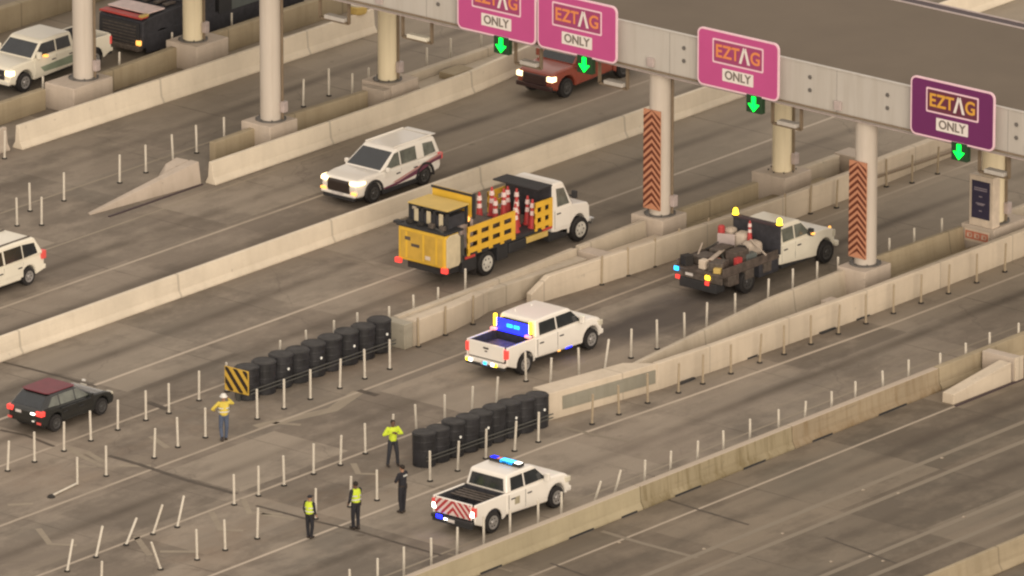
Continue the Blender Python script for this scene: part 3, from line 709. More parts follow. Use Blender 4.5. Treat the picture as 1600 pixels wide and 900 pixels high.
# ------------------------------------------------------------------ delineator posts
PH = 1.16
def post_mesh():
    mb = MB(); mb.lathe((0,0,0), [(.06,.0),(.06,.06),(.045,.07),(.045,PH-.02),(.03,PH)], 10); return mb
base_m = MB().lathe((0,0,0), [(.11,.0),(.11,.03),(.07,.05)], 12).mesh('post_base'); base_m.materials.append(M['rubber'])
pm = post_mesh().mesh('delineator_post'); pm.materials.append(M['post'])
pmd = pm.copy(); pmd.materials.clear(); pmd.materials.append(M['post_dirty'])
pm_short = None
ORD = ['first','second','third','fourth','fifth','sixth','seventh','eighth','ninth','tenth','eleventh','twelfth','thirteenth','fourteenth','fifteenth','sixteenth','seventeenth','eighteenth','nineteenth','twentieth','twenty-first','twenty-second','twenty-third','twenty-fourth','twenty-fifth','twenty-sixth','twenty-seventh','twenty-eighth','twenty-ninth','thirtieth']
def posts(where, items, dirty=()):
    """items: (u, v, lean_u, lean_v)"""
    items = sorted(items, key=lambda t: t[0]*RT[0]+t[1]*RT[1])
    for k, it in enumerate(items):
        u, v = it[0], it[1]; lu, lv = (it[2], it[3]) if len(it) > 2 else (random.gauss(0,.022), random.gauss(0,.022))
        o = bpy.data.objects.new('delineator_post', pmd if any(a <= u <= b for a, b in dirty) else pm); col.objects.link(o)
        o.location = (u, v, .012); o.rotation_euler = (-lv, lu, random.random()*3)
        q = Matrix.Rotation(-lv, 3, 'X') @ Matrix.Rotation(lu, 3, 'Y')
        o.rotation_euler = q.to_euler()
        b = bpy.data.objects.new('post_base', base_m); col.objects.link(b); b.parent = o
        b.matrix_parent_inverse = Matrix.Identity(4); b.rotation_euler = q.inverted().to_euler(); b.location = (0,0,-.008)
        lean = 'leaning ' if abs(lu)+abs(lv) > .1 else ''
        n = len(items); back = k >= (n+1)//2 and n > 3
        tag(o, '%spale post, %s from the %s, in the row %s' % (lean, ORD[n-1-k if back else k], 'right' if back else 'left', where), 'delineator post', 'delineator posts '+where)
def gz(pairs): return [G(x, y) for x, y in pairs]
def gt(pairs): return [G(x, y, PH) for x, y in pairs]      # from the tops where the feet are hidden
def leanto(px, py, tx, ty):
    """a leaning post: foot and top both measured; the tip's height comes from its length"""
    best = None
    for k in range(60):
        z = PH*(k+1)/60; a = G(px, py); b = G(tx, ty, z); L = math.sqrt((b[0]-a[0])**2+(b[1]-a[1])**2+z*z)
        if best is None or abs(L-PH) < best[0]: best = (abs(L-PH), a, b, z)
    _, a, b, z = best
    lu = math.atan2(b[0]-a[0], z); lv = math.atan2(b[1]-a[1], math.hypot(z, b[0]-a[0]))
    return (a[0], a[1], lu, lv)
posts('by the wedge barrier nose', gz([(47,330),(100,314),(187,286),(228,270)])+gt([(270,210),(307,196),(350,183)])+gz([(474,167),(514,150)])+gt([(550,115),(576,106),(667,75),(704,60),(752,46)]))
x, y = G(7,248)
missing = (x, y)
posts('just above the white minivan', [missing]+gz([(65,352)])+gt([(26,309)]))
posts('beside the halted upper-left pickup', gt([(67,120),(146,81),(186,81),(268,51),(362,20)]))
posts('above the upper crash cushion', gz([(12,736),(54,722),(100,705),(142,689),(184,672),(228,657),(264,646),(311,626),(355,612)])+gt([(437,532),(480,516),(522,501),(559,489),(608,479),(647,461),(684,449),(727,420)]))
posts('below the upper crash cushion', gz([(241,716),(278,699),(321,684),(402,655),(444,639),(485,624),(531,607),(570,592),(609,577),(654,542),(696,524),(739,507),(940,445),(981,431),(1022,417),(1062,402),(1106,385),(1227,347),(1266,334),(1307,325),(1385,292),(1425,286),(1465,272)]), dirty=((-9.5,40),))
posts('above the lower crash cushion', gz([(366,789),(404,775),(444,759),(490,741),(532,727),(571,709)])+
      [leanto(105,893,114,840), leanto(150,871,159,822), leanto(197,852,209,809), leanto(239,835,254,789), leanto(277,824,288,772)]+
      gt([(612,647),(651,632),(695,617),(737,604),(775,589),(822,550),(860,560)])+[leanto(945,577,950,530)]+gt([(905,543),(986,514),(1027,500),(1070,489),(1104,473),(1149,458),(1200,436),(1239,420),(1277,409),(1310,402),(1390,372),(1429,356),(1472,341)]))
posts('passing the grey inset panel', [leanto(251,890,236,847)]+gz([(308,875),(352,860),(402,842),(493,811),(547,792),(589,782),(672,752),(715,736),(759,717),(804,705),(841,691),(925,663),(967,648),(1012,630),(1060,614),(1098,600),(1142,584),(1187,567),(1225,554),(1267,538),(1310,522),(1353,506),(1396,490),(1439,474),(1482,459),(1526,442),(1570,425)])+gz([(158,925),(27,985)]), dirty=((-11.5,40),))
R6 = gt([(547,889),(590,873),(631,855),(674,841),(714,824),(756,807),(797,797),(841,781),(877,769)])
R6 += [leanto(925,797,939,752), leanto(958,781,970,735)]
R6 += gt([(1007,719),(1047,704),(1089,689),(1131,673),(1172,655),(1217,640),(1257,627),(1300,612),(1337,596),(1381,580),(1420,562),(1470,552),(1510,536),(1547,520),(1592,505)])
posts('behind the near stained barrier', R6)
posts('beside the broken bent post', gz([(166,744)]))
# knocked over post, bent in the middle
a = G(121,757); b = G(80,777)
o = empty('bent_post', (a[0], a[1], 0)); tag(o, 'broken delineator post lying bent in an L on the gore at lower left', 'delineator post')
MB().cyl((0,0,.01),(0,0,1.05),.042,seg=10).build('upright', M['post'], o)
MB().cyl((0,0,.05),(b[0]-a[0], b[1]-a[1],.05),.042,seg=10).build('fallen_piece', M['post'], o)
MB().lathe((b[0]-a[0], b[1]-a[1],0), [(.15,0),(.15,.03),(.08,.1)], 12).build('post_base', M['rubber'], o)

# ------------------------------------------------------------------ crash cushions
def cushion(u0, v0, u1, v1, n, r, h, label, board):
    o = empty('crash_cushion', ((u0+u1)/2, (v0+v1)/2, 0)); tag(o, label, 'crash cushion')
    cx, cy = (u0+u1)/2, (v0+v1)/2
    for k in range(n):
        t = k/(n-1); x_, y_ = lerp(u0,u1,t)-cx, lerp(v0,v1,t)-cy
        hh = h*random.uniform(.985,1.015); y_ += random.uniform(-.02,.02)
        b = MB().lathe((x_,y_,0), [(r*.98,0),(r,.05),(r,hh*.5),(r*1.02,hh*.52),(r,hh*.54),(r,hh*.76),(r*1.02,hh*.78),(r,hh*.80),(r,hh-.06),(r*1.03,hh-.055),(r*1.03,hh-.01),(r*.96,hh)], 28).build('barrel', M['barrel'], o, smooth=False)
        MB().lathe((x_,y_,hh+.001), [(r*.95,0),(r*.93,.03),(r*.80,.012),(r*.1,.02)], 24).build('lid', M['lid'], b)
        b.rotation_euler = (random.gauss(0,.012), random.gauss(0,.012), 0)
        if k in (0, 2, 4, 6, 8)[:5] and k > 0:
            MB().cyl((x_-.1,y_-r-.01,hh*.62),(x_-.1,y_-r-.035,hh*.62),.05,seg=8).build('reflector', M['reflector'], b)
    d = Vector((u1-u0, v1-v0)).normalized(); nn = Vector((d.y, -d.x))
    for z_ in (.32,.46):
        p = Vector((u0-cx, v0-cy))+nn*(r+.04)-d*.4; q = Vector((u1-cx, v1-cy))+nn*(r+.04)+d*.4
        MB().cyl((p.x,p.y,z_),(q.x,q.y,z_),.028,seg=8).build('side_cable', M['cable'], o)
    if board:
        bx = u0-cx-r-.12; by = v0-cy
        bd = MB().box(bx-.04,bx,by-.58,by+.58,.35,1.28).build('hazard_board', M['yel'], o)
        mb = MB()
        ya, yb, za, zb = by-.55, by+.55, .37, 1.26
        for s_ in [(-1.35+.52*k_) for k_ in range(7)]:
            # stripe: band where (left->right) height falls; clip polygon to the board
            poly = []
            def clip(y0_, z0_): return (min(max(y0_,ya),yb), min(max(z0_,za),zb))
            steps = 14
            up_ = []; dn = []
            for i in range(steps+1):
                y_ = lerp(ya, yb, i/steps); zc_ = za+ (y_-ya)*1.15 + s_+.35
                a1, a2 = zc_, zc_+.26
                if a2 <= za or a1 >= zb: continue
                up_.append((y_, min(a2, zb))); dn.append((y_, max(a1, za)))
            if len(up_) > 1: mb.prism(dn+up_[::-1], 'x', bx-.046, bx-.0405)
        mb.build('black_stripes', M['blk'], bd)
        MB().box(bx,bx+.1,by-.08,by+.08,0,.5).build('board_leg', M['cable'], o)
    return o
cushion(-16.65,-.92,-9.25,-1.1,9,.46,1.22,'upper crash cushion of nine black barrels with a yellow and black hazard board',True)
cushion(-18.45,-11.05,-12.35,-11.35,9,.43,1.28,'lower crash cushion of black barrels without a hazard board',False)

# ------------------------------------------------------------------ vehicle kit
def arc(cx, r, z0, a0, a1, n=9):
    return [(cx+r*math.cos(math.radians(a0+(a1-a0)*k/n)), z0+r*math.sin(math.radians(a0+(a1-a0)*k/n))) for k in range(n+1)]
def wheels(root, axles, r, half, width=.27, rim='rim', dual=False):
    for ax in axles:
        for s_ in (1,-1):
            yo = s_*half; yi = s_*(half-width)
            wgrp = MB()
            wgrp.lathe((0,0,0), [(r*.62,-width/2),(r*.95,-width/2),(r,-width/2+.04),(r,width/2-.04),(r*.95,width/2),(r*.62,width/2)], 26, axis='y')
            t = wgrp.build('wheel', M['tyre'], root); t.location = (ax, (yo+yi)/2, r)
            rm = MB().lathe((0,s_*(width/2+.004),0), [(r*.60,-.01*s_),(r*.63,.012*s_),(r*.56,.014*s_),(r*.50,.002*s_),(r*.22,.002*s_),(r*.18,.02*s_)], 22, axis='y')
            rm.build('rim', M[rim], t)
            hub = MB()
            for k in range(6):
                a = 2*PI*k/6; hub.cyl((r*.37*math.cos(a), s_*(width/2-.03), r*.37*math.sin(a)), (r*.37*math.cos(a), s_*(width/2+.008), r*.37*math.sin(a)), r*.075, seg=6)
            hub.build('rim_holes', M['tyre'], t)
def soften(o):
    for p in o.data.polygons: p.use_smooth = True
    m = o.modifiers.new('weighted_normals', 'WEIGHTED_NORMAL'); m.keep_sharp = False; m.weight = 50; return o
def lower(name, root, pts, half, mat, bevel=.06, taper=None):
    mb = MB().prism(pts, 'y', -half, half)
    if taper: mb.v = [(x_, y_*taper(x_, z_), z_) for x_, y_, z_ in mb.v]
    return soften(mb.build(name, mat, root, bevel=bevel, seg=4))
class Cab:
    """tapered greenhouse; gives panel positions on its faces"""
    def __init__(s, xr0, xr1, xf1, xf0, zb, zt, half, tt=.84):
        s.a = (xr0, xr1, xf1, xf0, zb, zt, half, tt)
    def build(s, root, mat, bevel=.07, name='cab'):
        xr0, xr1, xf1, xf0, zb, zt, half, tt = s.a
        mb = MB().prism([(xr0,zb),(xr1,zt-.05),(xr1+.1,zt),(lerp(xr1,xf1,.5),zt+.02),(xf1-.1,zt),(xf1,zt-.06),(xf0,zb)], 'y', -half, half)
        mb.v = [(x_, y_*s.k(z_), z_) for x_, y_, z_ in mb.v]
        return soften(mb.build(name, mat, root, bevel=bevel, seg=4))
    def k(s, z): zb, zt, tt = s.a[4], s.a[5], s.a[7]; return 1-(1-tt)*max(0, (z-zb)/(zt-zb))
    def side(s, x, z, sg, e=.006): return (x, sg*(s.a[6]*s.k(z)+e), z)
    def side_panel(s, root, pts, mat, name='side_window', e=.006, th=.02, frame=None):
        for sg in (1,-1):
            A = [s.side(x, z, sg, e) for x, z in pts]; B = [(p[0], p[1]-sg*th, p[2]) for p in A]
            mb = MB(); n = len(A); mb.v = A+B; mb.f = [tuple(range(n)), tuple(range(n,2*n))[::-1]]+[(i,(i+1)%n,n+(i+1)%n,n+i) for i in range(n)]
            mb.build(name, mat, root)
    def end_panel(s, root, front, t0, t1, inset, mat, name, e=.008, th=.02):
        xr0, xr1, xf1, xf0, zb, zt, half, tt = s.a
        x0, x1 = (xf0, xf1) if front else (xr0, xr1); zt2 = zt-(.06 if front else .05); sg = 1 if front else -1
        def P(t, ys): z = lerp(zb, zt2, t); x = lerp(x0, x1, t); return (x+sg*e, ys*(half*s.k(z)-inset), z+e*.4)
        A = [P(t0,-1), P(t0,1), P(t1,1), P(t1,-1)]; B = [(p[0]-sg*th, p[1], p[2]) for p in A]
        MB().hull8(A, B).build(name, mat, root)
def lamp(root, name, mat, c, d, bevel=.015): return MB().cbox(c, d).build(name, mat, root, bevel=bevel)
def mirrors(root, x, z, half, mat, big=False):
    for s_ in (1,-1):
        w_ = .22 if big else .17
        m_ = MB().box(x-.07,x+.07,min(s_*(half+.05),s_*(half+.05+w_)),max(s_*(half+.05),s_*(half+.05+w_)),z-.04,z+(.26 if big else .14)).build('mirror', mat, root, bevel=.03)
        MB().box(x-.03,x+.03,min(s_*(half-.1),s_*(half+.06)),max(s_*(half-.1),s_*(half+.06)),z,z+.05).build('mirror_arm', M['trim'], m_)
def doors(root, xs, z0, z1, half, mat, handle=True, handle_mat=None):
    for s_ in (1,-1):
        for x0, x1 in xs:
            y0, y1 = sorted((s_*(half-.02), s_*(half+.012)))
            d = MB().box(x0+.012,x1-.012,y0,y1,z0,z1).build('door', mat, root, bevel=.02)
            MB().box(x0+.016-.012,x0+.012,*sorted((s_*(half-.01),s_*(half+.004))),z0,z1).build('door_gap', M['trim'], d)
            if handle:
                y0, y1 = sorted((s_*(half+.012), s_*(half+.045)))
                MB().box(x0+.1,x0+.32,y0,y1,z1-.19,z1-.15).build('handle', handle_mat or M['trim'], d)

def pickup(loc, rz, label, L=5.9, W=2.0, H=1.92, bed=1.75, wb=3.7, rw=-1.75, paint='white', glass='glass', cat='pickup truck', side_glass='glass', hood=1.2,
           chev=False, lit_head=False, tail='tail_red', tail_mat=None, rim='rim', lined=True, door_emblem=None, wr=.41, grille='trim', beltz=1.28):
    P = M[paint]; root = empty('pickup_truck', loc, rz); tag(root, label, cat)
    h = W/2; xr = -L/2+.12; xb = xr+bed; xf = L/2-.06; fw = rw+wb; zb = .48
    xc = fw-.50                                    # cowl
    ar = wr+.11
    # cab and hood lower body
    pts = [(xb+.02,zb),(xb+.02,beltz),(xc,beltz-.01),(lerp(xc,xf,.5),hood+.03),(xf-.35,hood-.0),(xf-.12,hood-.07),(xf-.01,hood-.2),(xf+.02,.62),(xf-.04,zb)]
    pts += arc(fw, ar, wr, -4, 184)[0:]
    lower('body', root, pts, h, P, .10, taper=lambda x_, z_: (1-.07*max(0,(x_-fw)/(xf-fw))**1.5)*(1-(.04+.05*max(0,min(1,(x_-xc)/.8)))*(z_ > hood-.15)))
    # bed: sides, floor, front wall, tailgate
    for s_ in (1,-1):
        bp = [(xr,zb+.1),(xr,beltz+.03),(xb,beltz+.03),(xb,zb)]+arc(rw, ar, wr, -4, 184)
        y0, y1 = sorted((s_*h, s_*(h-.09)))
        MB().prism(bp, 'y', y0, y1).build('bed_side', P, root, bevel=.035, seg=2)
        y0, y1 = sorted((s_*(h-.095), s_*(h-.16)))
        MB().box(xr+.08,xb-.05,y0,y1,.8,beltz-.0).build('bed_liner', M['bed'], root)
        y0, y1 = sorted((s_*(h-.16), s_*(h-.4)))
        MB().prism([(rw-.45,.8),(rw-.35,1.0),(rw+.35,1.0),(rw+.45,.8)], 'y', y0, y1).build('wheel_tub', M['bed'], root)
    MB().box(xr+.06,xb-.01,-h+.1,h-.1,.74,.8).build('bed_floor', M['bed'], root)
    MB().box(xb-.06,xb,-h+.1,h-.1,.8,beltz+.02).build('bed_front', M['bed'], root)
    tg = MB().box(xr-.05,xr+.05,-h+.16,h-.16,.72,beltz+.03).build('tailgate', tail_mat or P, root, bevel=.02)
    if chev:
        y0, y1, z0, z1 = -h+.17, h-.17, .74, beltz+.01
        bk = MB().box(xr-.057,xr-.0515,y0,y1,z0,z1).build('stripe_sheet', M['whitestripe'], tg)
        mb = MB()
        for k in range(-2, 7):
            for sg in (1,-1):
                lo, hi = [], []
                for i in range(13):
                    y_ = (h-.17)*i/12; zc_ = z1-(y_)*1.0 +.62-k*.28
                    a1, a2 = zc_-.14, zc_
                    if a2 <= z0 or a1 >= z1: continue
                    lo.append((sg*y_, max(a1,z0))); hi.append((sg*y_, min(a2,z1)))
                if len(lo) > 1: mb.prism(lo+hi[::-1], 'x', xr-.064, xr-.0575)
        mb.build('red_stripes', M['redstripe'], tg)
    else:
        MB().box(xr-.075,xr-.05,-.12,.12,1.1,1.16).build('handle', M['trim'], tg)
        MB().box(xr-.06,xr-.05,-.06,.06,.98,1.03).build('badge', M['tool'], tg)
    MB().box(xr-.16,xr+.02,-h+.04,h-.04,.53,.68).build('rear_bumper', P if not chev else M['trim'], root, bevel=.03); MB().box(xr-.13,xr+.02,-h+.08,h-.08,.40,.53).build('bumper_valance', M['trim'], root, bevel=.02)
    MB().box(xr-.168,xr-.16,-.16,.16,.5,.62).build('licence_plate', M['plate'], root)
    for s_ in (1,-1):
        y0, y1 = sorted((s_*(h-.16), s_*(h+.008)))
        MB().box(xr-.045,xr+.10,y0,y1,.86,beltz-.07).build('taillight', M[tail], root, bevel=.02)
    # cab
    cb = Cab(xb+.05, xb+.17, xc-.62, xc+.06, beltz-.02, H, h-.03, .86); cb.build(root, P)
    cb.end_panel(root, False, .12, .84, .14, M[glass], 'rear_window'); cb.end_panel(root, True, .08, .88, .10, M[glass], 'windshield')
    xm = lerp(xb+.2, xc-.5, .52); zt = H-.13; zl = beltz+.05
    cb.side_panel(root, [(xb+.30,zl),(xm-.05,zl),(xm-.05,zt),(xb+.36,zt)], M[side_glass]); cb.side_panel(root, [(xm+.03,zl),(xc-.12,zl),(xc-.62,zt),(xm+.03,zt)], M[side_glass])
    doors(root, ((xb+.15,xm),(xm,xc-.05)), .56, beltz-.07, h, P)
    mirrors(root, xc-.22, beltz+.02, h-.05, P, True)
    MB().box(xb,xf-.3,-h+.25,h-.25,.3,.55).build('chassis', M['trim'], root)
    MB().box(xr,xb,-h+.35,h-.35,.35,.7).build('rear_axle_frame', M['trim'], root)
    # front
    MB().box(xf-.04,xf+.06,-h*.62,h*.62,.62,1.04).build('grille', M[grille], root, bevel=.04); MB().box(xf+.06,xf+.075,-h*.5,h*.5,.80,.86).build('grille_bar', M['chrome'] if paint != 'orange_p' else M[grille], root)
    MB().box(xf-.1,xf+.12,-h*.92,h*.92,.44,.64).build('front_bumper', P if paint != 'orange_p' else M[grille], root, bevel=.05)
    for s_ in (1,-1):
        y0, y1 = sorted((s_*h*.64, s_*h*.955))
        MB().box(xf-.26,xf+.035,y0,y1,.82,1.03).build('headlight', M['head' if lit_head else 'lamp_off'], root, bevel=.03)
        for k_, zz in ((rw,0),(fw,0)):
            pass
    wheels(root, (rw, fw), wr, h-.02, .28, rim)
    root['dims'] = 0; del root['dims']
    if door_emblem:
        for s_ in (1,-1):
            y0, y1 = sorted((s_*(h+.0125), s_*(h+.017)))
            MB().box(xm-.62,xm-.34,y0,y1,.78,1.06).build('door_emblem', M['emblem'], root)
    return root, dict(xr=xr, xb=xb, xf=xf, xc=xc, h=h, H=H, xm=xm, fw=fw, beltz=beltz, cab=cb)

# middle pickup with blue light rig
r, d = pickup((-6.2,-6.22,0), 0, 'white pickup with glowing blue rear light panel and yellow side bars in the middle lane', L=5.9, wb=3.95, bed=1.65)
xb = d['xb']
lr = MB(); lr.box(xb-.12,xb-.04,-.8,.8,1.32,1.82); rack_ = lr.build('light_rack', M['trim'], r, bevel=.02)
MB().box(xb-.15,xb-.121,-.76,.76,1.32,1.80).build('blue_panel', M['blue'], rack_)
for yy in (-.22,.12): MB().box(xb-.17,xb-.151,yy-.13,yy+.13,1.54,1.66).build('bright_lamp', M['cyan'], rack_)
for s_ in (1,-1):
    MB().box(xb-.16,xb-.06,s_*.86-.055,s_*.86+.055,1.46,1.93).build('amber_bar', M['amber'], rack_, bevel=.02)
    MB().box(xb-.3,xb-.17,s_*.84-.12,s_*.84+.12,1.34,1.42).build('marker_lamp', M['pinkl'], rack_)
MB().box(-2.2,-1.5,-.55,.55,.8,1.05).build('tool_box', M['tool'], r, bevel=.02)
for yy, mt in ((.80,'amber'),(.66,'rev'),(-.05,'cyan'),(-.42,'rev'),(-.55,'amber')): MB().box(-3.02,-2.99,yy-.07,yy+.07,.53,.63).build('bumper_lamp', M[mt], r)
for s_ in (1,-1):
    MB().box(.65,1.0,*sorted((s_*.95,s_*1.0)),.42,.48).build('running_lamp', M['blue'], r); MB().box(.2,.32,*sorted((s_*.95,s_*1.0)),.42,.48).build('running_lamp', M['amber_dim'], r)
for x_, y_, z_ in ((-.55,.5,1.95),(.35,.45,1.95)): MB().ball((x_,y_,z_), .04, 8, 6).build('roof_marker', M['hat'], r)
# near pickup with striped tailgate
r, d = pickup((-21.15,-16.95,0), 0, 'white pickup with red and white striped tailgate and blue roof light beside the near barrier', L=5.62, chev=True, tail='tail_dim', door_emblem=True, rw=-1.66, wb=3.62)
xb = d['xb']
lb_ = MB().box(.12,.42,-.72,.72,1.95,2.08).build('light_bar', M['trim'], r, bevel=.02)
MB().box(.12,.42,-.42,.22,1.965,2.085).build('blue_lamp', M['cyan'], lb_, bevel=.03); MB().box(.13,.41,-.70,-.422,1.965,2.08).build('clear_lamp', M['rev'], lb_, bevel=.02)
MB().box(.13,.41,.40,.70,1.965,2.08).build('red_lamp', M['blue'], lb_, bevel=.02); MB().box(.13,.41,.225,.395,1.965,2.08).build('red_lamp', M['pinkl'], lb_, bevel=.02)
for s_ in (1,-1): MB().box(d['xr']-.06,d['xr']-.04,*sorted((s_*.80,s_*.97)),.86,1.06).build('reverse_lamp', M['rev'], r)
MB().box(d['xr']-.19,d['xr']-.165,.42,.68,.56,.70).build('bumper_lamp', M['blue'], r)
MB().box(d['xr']-.19,d['xr']-.165,.18,.32,.56,.62).build('bumper_lamp', M['rev'], r)
for k in range(4): MB().box(xb-1.0+k*.22,xb-.9+k*.22,-.8,.8,1.2,1.23).build('bed_slat', M['tool'], r)
# parked white pickup, upper left
r, d = pickup((9.93,33.1,0), PI, 'white pickup with green side marking stopped at the upper left, half hidden by a column', lit_head=True, L=6.3, wb=4.3, rw=-2.05, bed=2.15, paint='white_w', tail='tail_dim', side_glass='glass')
for s_ in (1,-1):
    y0, y1 = sorted((s_*1.0125, s_*1.018)); MB().prism([(-.9,.62),(1.1,.62),(1.35,.86),(-.9,.98)], 'y', y0, y1).build('side_marking', M['greenlivery'], r)
MB().box(1.05,1.2,1.02,1.2,1.28,1.36).build('mirror_lamp', M['amber_dim'], r)
# rust orange pickup
r, d = pickup((23.1,15.5,0), PI, 'rust orange pickup with lit headlights passing under the second sign', L=5.8, paint='orange_p', lit_head=True, grille='maroon_dark', tail='tail_dim', side_glass='glass', rim='rim_dark')

# generic car
def car(name, loc, rz, label, cat, low, half, wheelx, wr, cab, paint, roof=None, glass='glass', side='glass', wins=(), ws=(.1,.9), rear=(.15,.9), dz=(.45,.9), doorx=(), rim='rim', bev=.08):
    root = empty(name, loc, rz); tag(root, label, cat)
    ar = wr+.07; pts = list(low)
    for x_ in sorted(wheelx, reverse=True): pts += arc(x_, ar, wr, -6, 186)
    xs_ = [p[0] for p in low]; xmn, xmx = min(xs_), max(xs_)
    lower('body', root, pts, half, M[paint], bev, taper=lambda x_, z_: 1-.10*abs((x_-(xmn+xmx)/2)/((xmx-xmn)/2))**4-(.05 if z_ > cab[4]-.1 else 0))
    cb = Cab(*cab); cb.build(root, M[roof or paint], .08, 'greenhouse' if not roof else 'roof')
    cb.end_panel(root, False, rear[0], rear[1], .12, M[glass], 'rear_window'); cb.end_panel(root, True, ws[0], ws[1], .10, M[glass], 'windshield')
    for w_ in wins: cb.side_panel(root, w_, M[side])
    doors(root, doorx, dz[0], dz[1], half*.985, M[paint])
    mirrors(root, cab[3]-.35, cab[4]+.02, half-.08, M[paint])
    MB().box(xmn+.4,xmx-.4,-half+.25,half-.25,.2,.5).build('chassis', M['trim'], root)
    wheels(root, wheelx, wr, half-.02, .24, rim)
    return root, cb
# patrol SUV, driving to the left
r, cb = car('sport_utility_vehicle', (6.65,12.2,0), PI, 'white patrol SUV with plum and rosy side stripes and lit headlights, driving left', 'SUV',
   [(-2.55,.42),(-2.62,.62),(-2.62,.9),(-2.5,1.16),(1.2,1.17),(1.9,1.16),(2.4,1.10),(2.58,.98),(2.62,.75),(2.56,.36)], 1.01, (-1.5,1.62), .41,
   (-2.5,-2.28,.12,1.2,1.14,1.86,.97,.85), 'white', wins=([(-.02,1.20),(.92,1.19),(.22,1.70),(-.02,1.72)],[(-1.05,1.20),(-.10,1.20),(-.10,1.73),(-1.05,1.73)],[(-2.22,1.24),(-1.5,1.20),(-1.5,1.72),(-2.1,1.68)]), doorx=((-1.12,-.06),(-.06,1.0)), dz=(.5,1.08), rim='rim_dark', side='glass_g', bev=.13)
for s_ in (1,-1):
    MB().prism([(2.12,s_*1.0),(2.45,s_*.985),(2.64,s_*.90),(2.66,s_*.58),(2.56,s_*.56),(2.42,s_*.86)], 'z', .90, 1.04).build('headlight', M['head'], r, bevel=.02)
    MB().box(2.58,2.66,*sorted((s_*.66,s_*.92)),.52,.62).build('fog_lamp', M['amber_dim'], r, bevel=.02)
    y0, y1 = sorted((s_*.998, s_*1.016)); MB().prism([(1.05,.5),(.2,.56),(-1.0,.80),(-2.5,1.06),(-2.5,.90),(-2.0,.86),(-1.0,.60),(.2,.46),(1.0,.44)], 'y', y0, y1).build('livery_stripe', M['purplestripe'], r)
    y0, y1 = sorted((s_*.998, s_*1.018)); MB().prism([(.5,.60),(-1.0,.88),(-2.52,1.14),(-2.52,1.06),(-1.0,.82),(.3,.56)], 'y', y0, y1).build('livery_stripe', M['redlivery'], r)
    MB().box(-1.05,1.1,*sorted((s_*.9,s_*1.03)),.24,.44).build('sill_shade_strip', M['trim'], r, bevel=.03)  # added dark strip standing in for the shadow under the body
    for ax in (-1.5,1.62):
        y0, y1 = sorted((s_*.98, s_*1.03)); MB().prism(arc(ax,.56,.41,-8,188,12)+arc(ax,.47,.41,188,-8,12), 'y', y0, y1).build('arch_shade_ring', M['trim'], r)  # dark ring added to deepen the shadow at the wheel arches
    MB().box(-2.2,.1,*sorted((s_*.70,s_*.74)),1.87,1.93).build('roof_rail', M['white'], r)
    MB().box(-2.64,-2.45,*sorted((s_*.74,s_*.97)),.86,1.12).build('taillight', M['tail_dim'], r, bevel=.02)
MB().prism([(2.58,.50),(2.655,.58),(2.66,.94),(2.60,1.0),(2.5,1.0),(2.5,.5)], 'y', -.56, .56).build('grille', M['blk'], r, bevel=.02)
MB().box(2.56,2.68,-.88,.88,.40,.52).build('front_bumper', M['white'], r, bevel=.04); MB().box(2.66,2.70,-.3,.3,.42,.54).build('licence_plate', M['plate'], r)
MB().box(2.5,2.64,-.8,.8,.24,.40).build('air_dam', M['trim'], r, bevel=.03)
MB().box(-2.5,-2.2,-.72,.72,1.86,1.89).build('rear_spoiler', M['white'], r, bevel=.02)
for yy in (.35,-.1): MB().ball((1.45,yy,1.18), (.08,.05,.02), 8, 6).build('washer_jet', M['hat'], r)
# white minivan, left edge
r, cb = car('minivan', (-13.1,15.55,0), PI, 'white minivan cut by the left edge of the view', 'minivan',
   [(-2.5,.4),(-2.52,.95),(-2.42,1.14),(1.3,1.08),(2.2,.92),(2.5,.75),(2.5,.36)], .98, (-1.52,1.5), .36,
   (-2.42,-2.05,.2,1.5,1.08,1.80,.95,.84), 'white_w', wins=([(-.1,1.14),(1.0,1.13),(.3,1.62),(-.1,1.66)],[(-1.2,1.15),(-.2,1.14),(-.2,1.66),(-1.2,1.66)],[(-2.05,1.18),(-1.26,1.15),(-1.26,1.66),(-1.95,1.6)]), doorx=((-1.2,-.1),(-.1,1.0)), dz=(.42,1.0))
for s_ in (1,-1):
    MB().box(-2.53,-2.3,*sorted((s_*.74,s_*.965)),.86,1.2).build('taillight', M['tail_dim'], r, bevel=.03)
    MB().box(2.3,2.5,*sorted((s_*.5,s_*.85)),.68,.85).build('headlight', M['head'], r, bevel=.03)
    MB().box(-1.9,.2,*sorted((s_*.64,s_*.68)),1.81,1.86).build('roof_rail', M['tool'], r)
MB().box(-2.58,-2.4,-.9,.9,.42,.62).build('rear_bumper', M['white_w'], r, bevel=.05)
# dark hatchback with red roof
r, cb = car('hatchback', (-22.95,2.75,0), 0, 'black hatchback with a dark red roof and red tail lights at the left', 'car',
   [(-2.02,.38),(-2.06,.78),(-1.98,.98),(.85,.94),(1.5,.88),(1.85,.76),(2.03,.62),(2.05,.48),(1.98,.32)], .89, (-1.25,1.28), .33,
   (-1.98,-1.45,.05,.95,.92,1.44,.84,.80), 'black_p', rim='rim_dark', wins=([(-.1,.97),(.62,.96),(.06,1.33),(-.1,1.34)],[(-.95,.98),(-.17,.97),(-.17,1.34),(-.95,1.34)],[(-1.62,1.02),(-1.02,.98),(-1.02,1.34),(-1.32,1.32)]), doorx=((-.98,-.1),(-.1,.8)), dz=(.38,.86), side='glass_g')
for s_ in (1,-1):
    MB().box(-2.07,-1.85,*sorted((s_*.56,s_*.87)),.74,.93).build('taillight', M['tail_red'], r, bevel=.03)
    MB().box(1.8,2.0,*sorted((s_*.5,s_*.8)),.60,.74).build('headlight', M['lamp_off'], r, bevel=.03)
    MB().box(-2.075,-2.05,*sorted((s_*.62,s_*.82)),.44,.52).build('rear_reflector', M['tail_dim'], r)
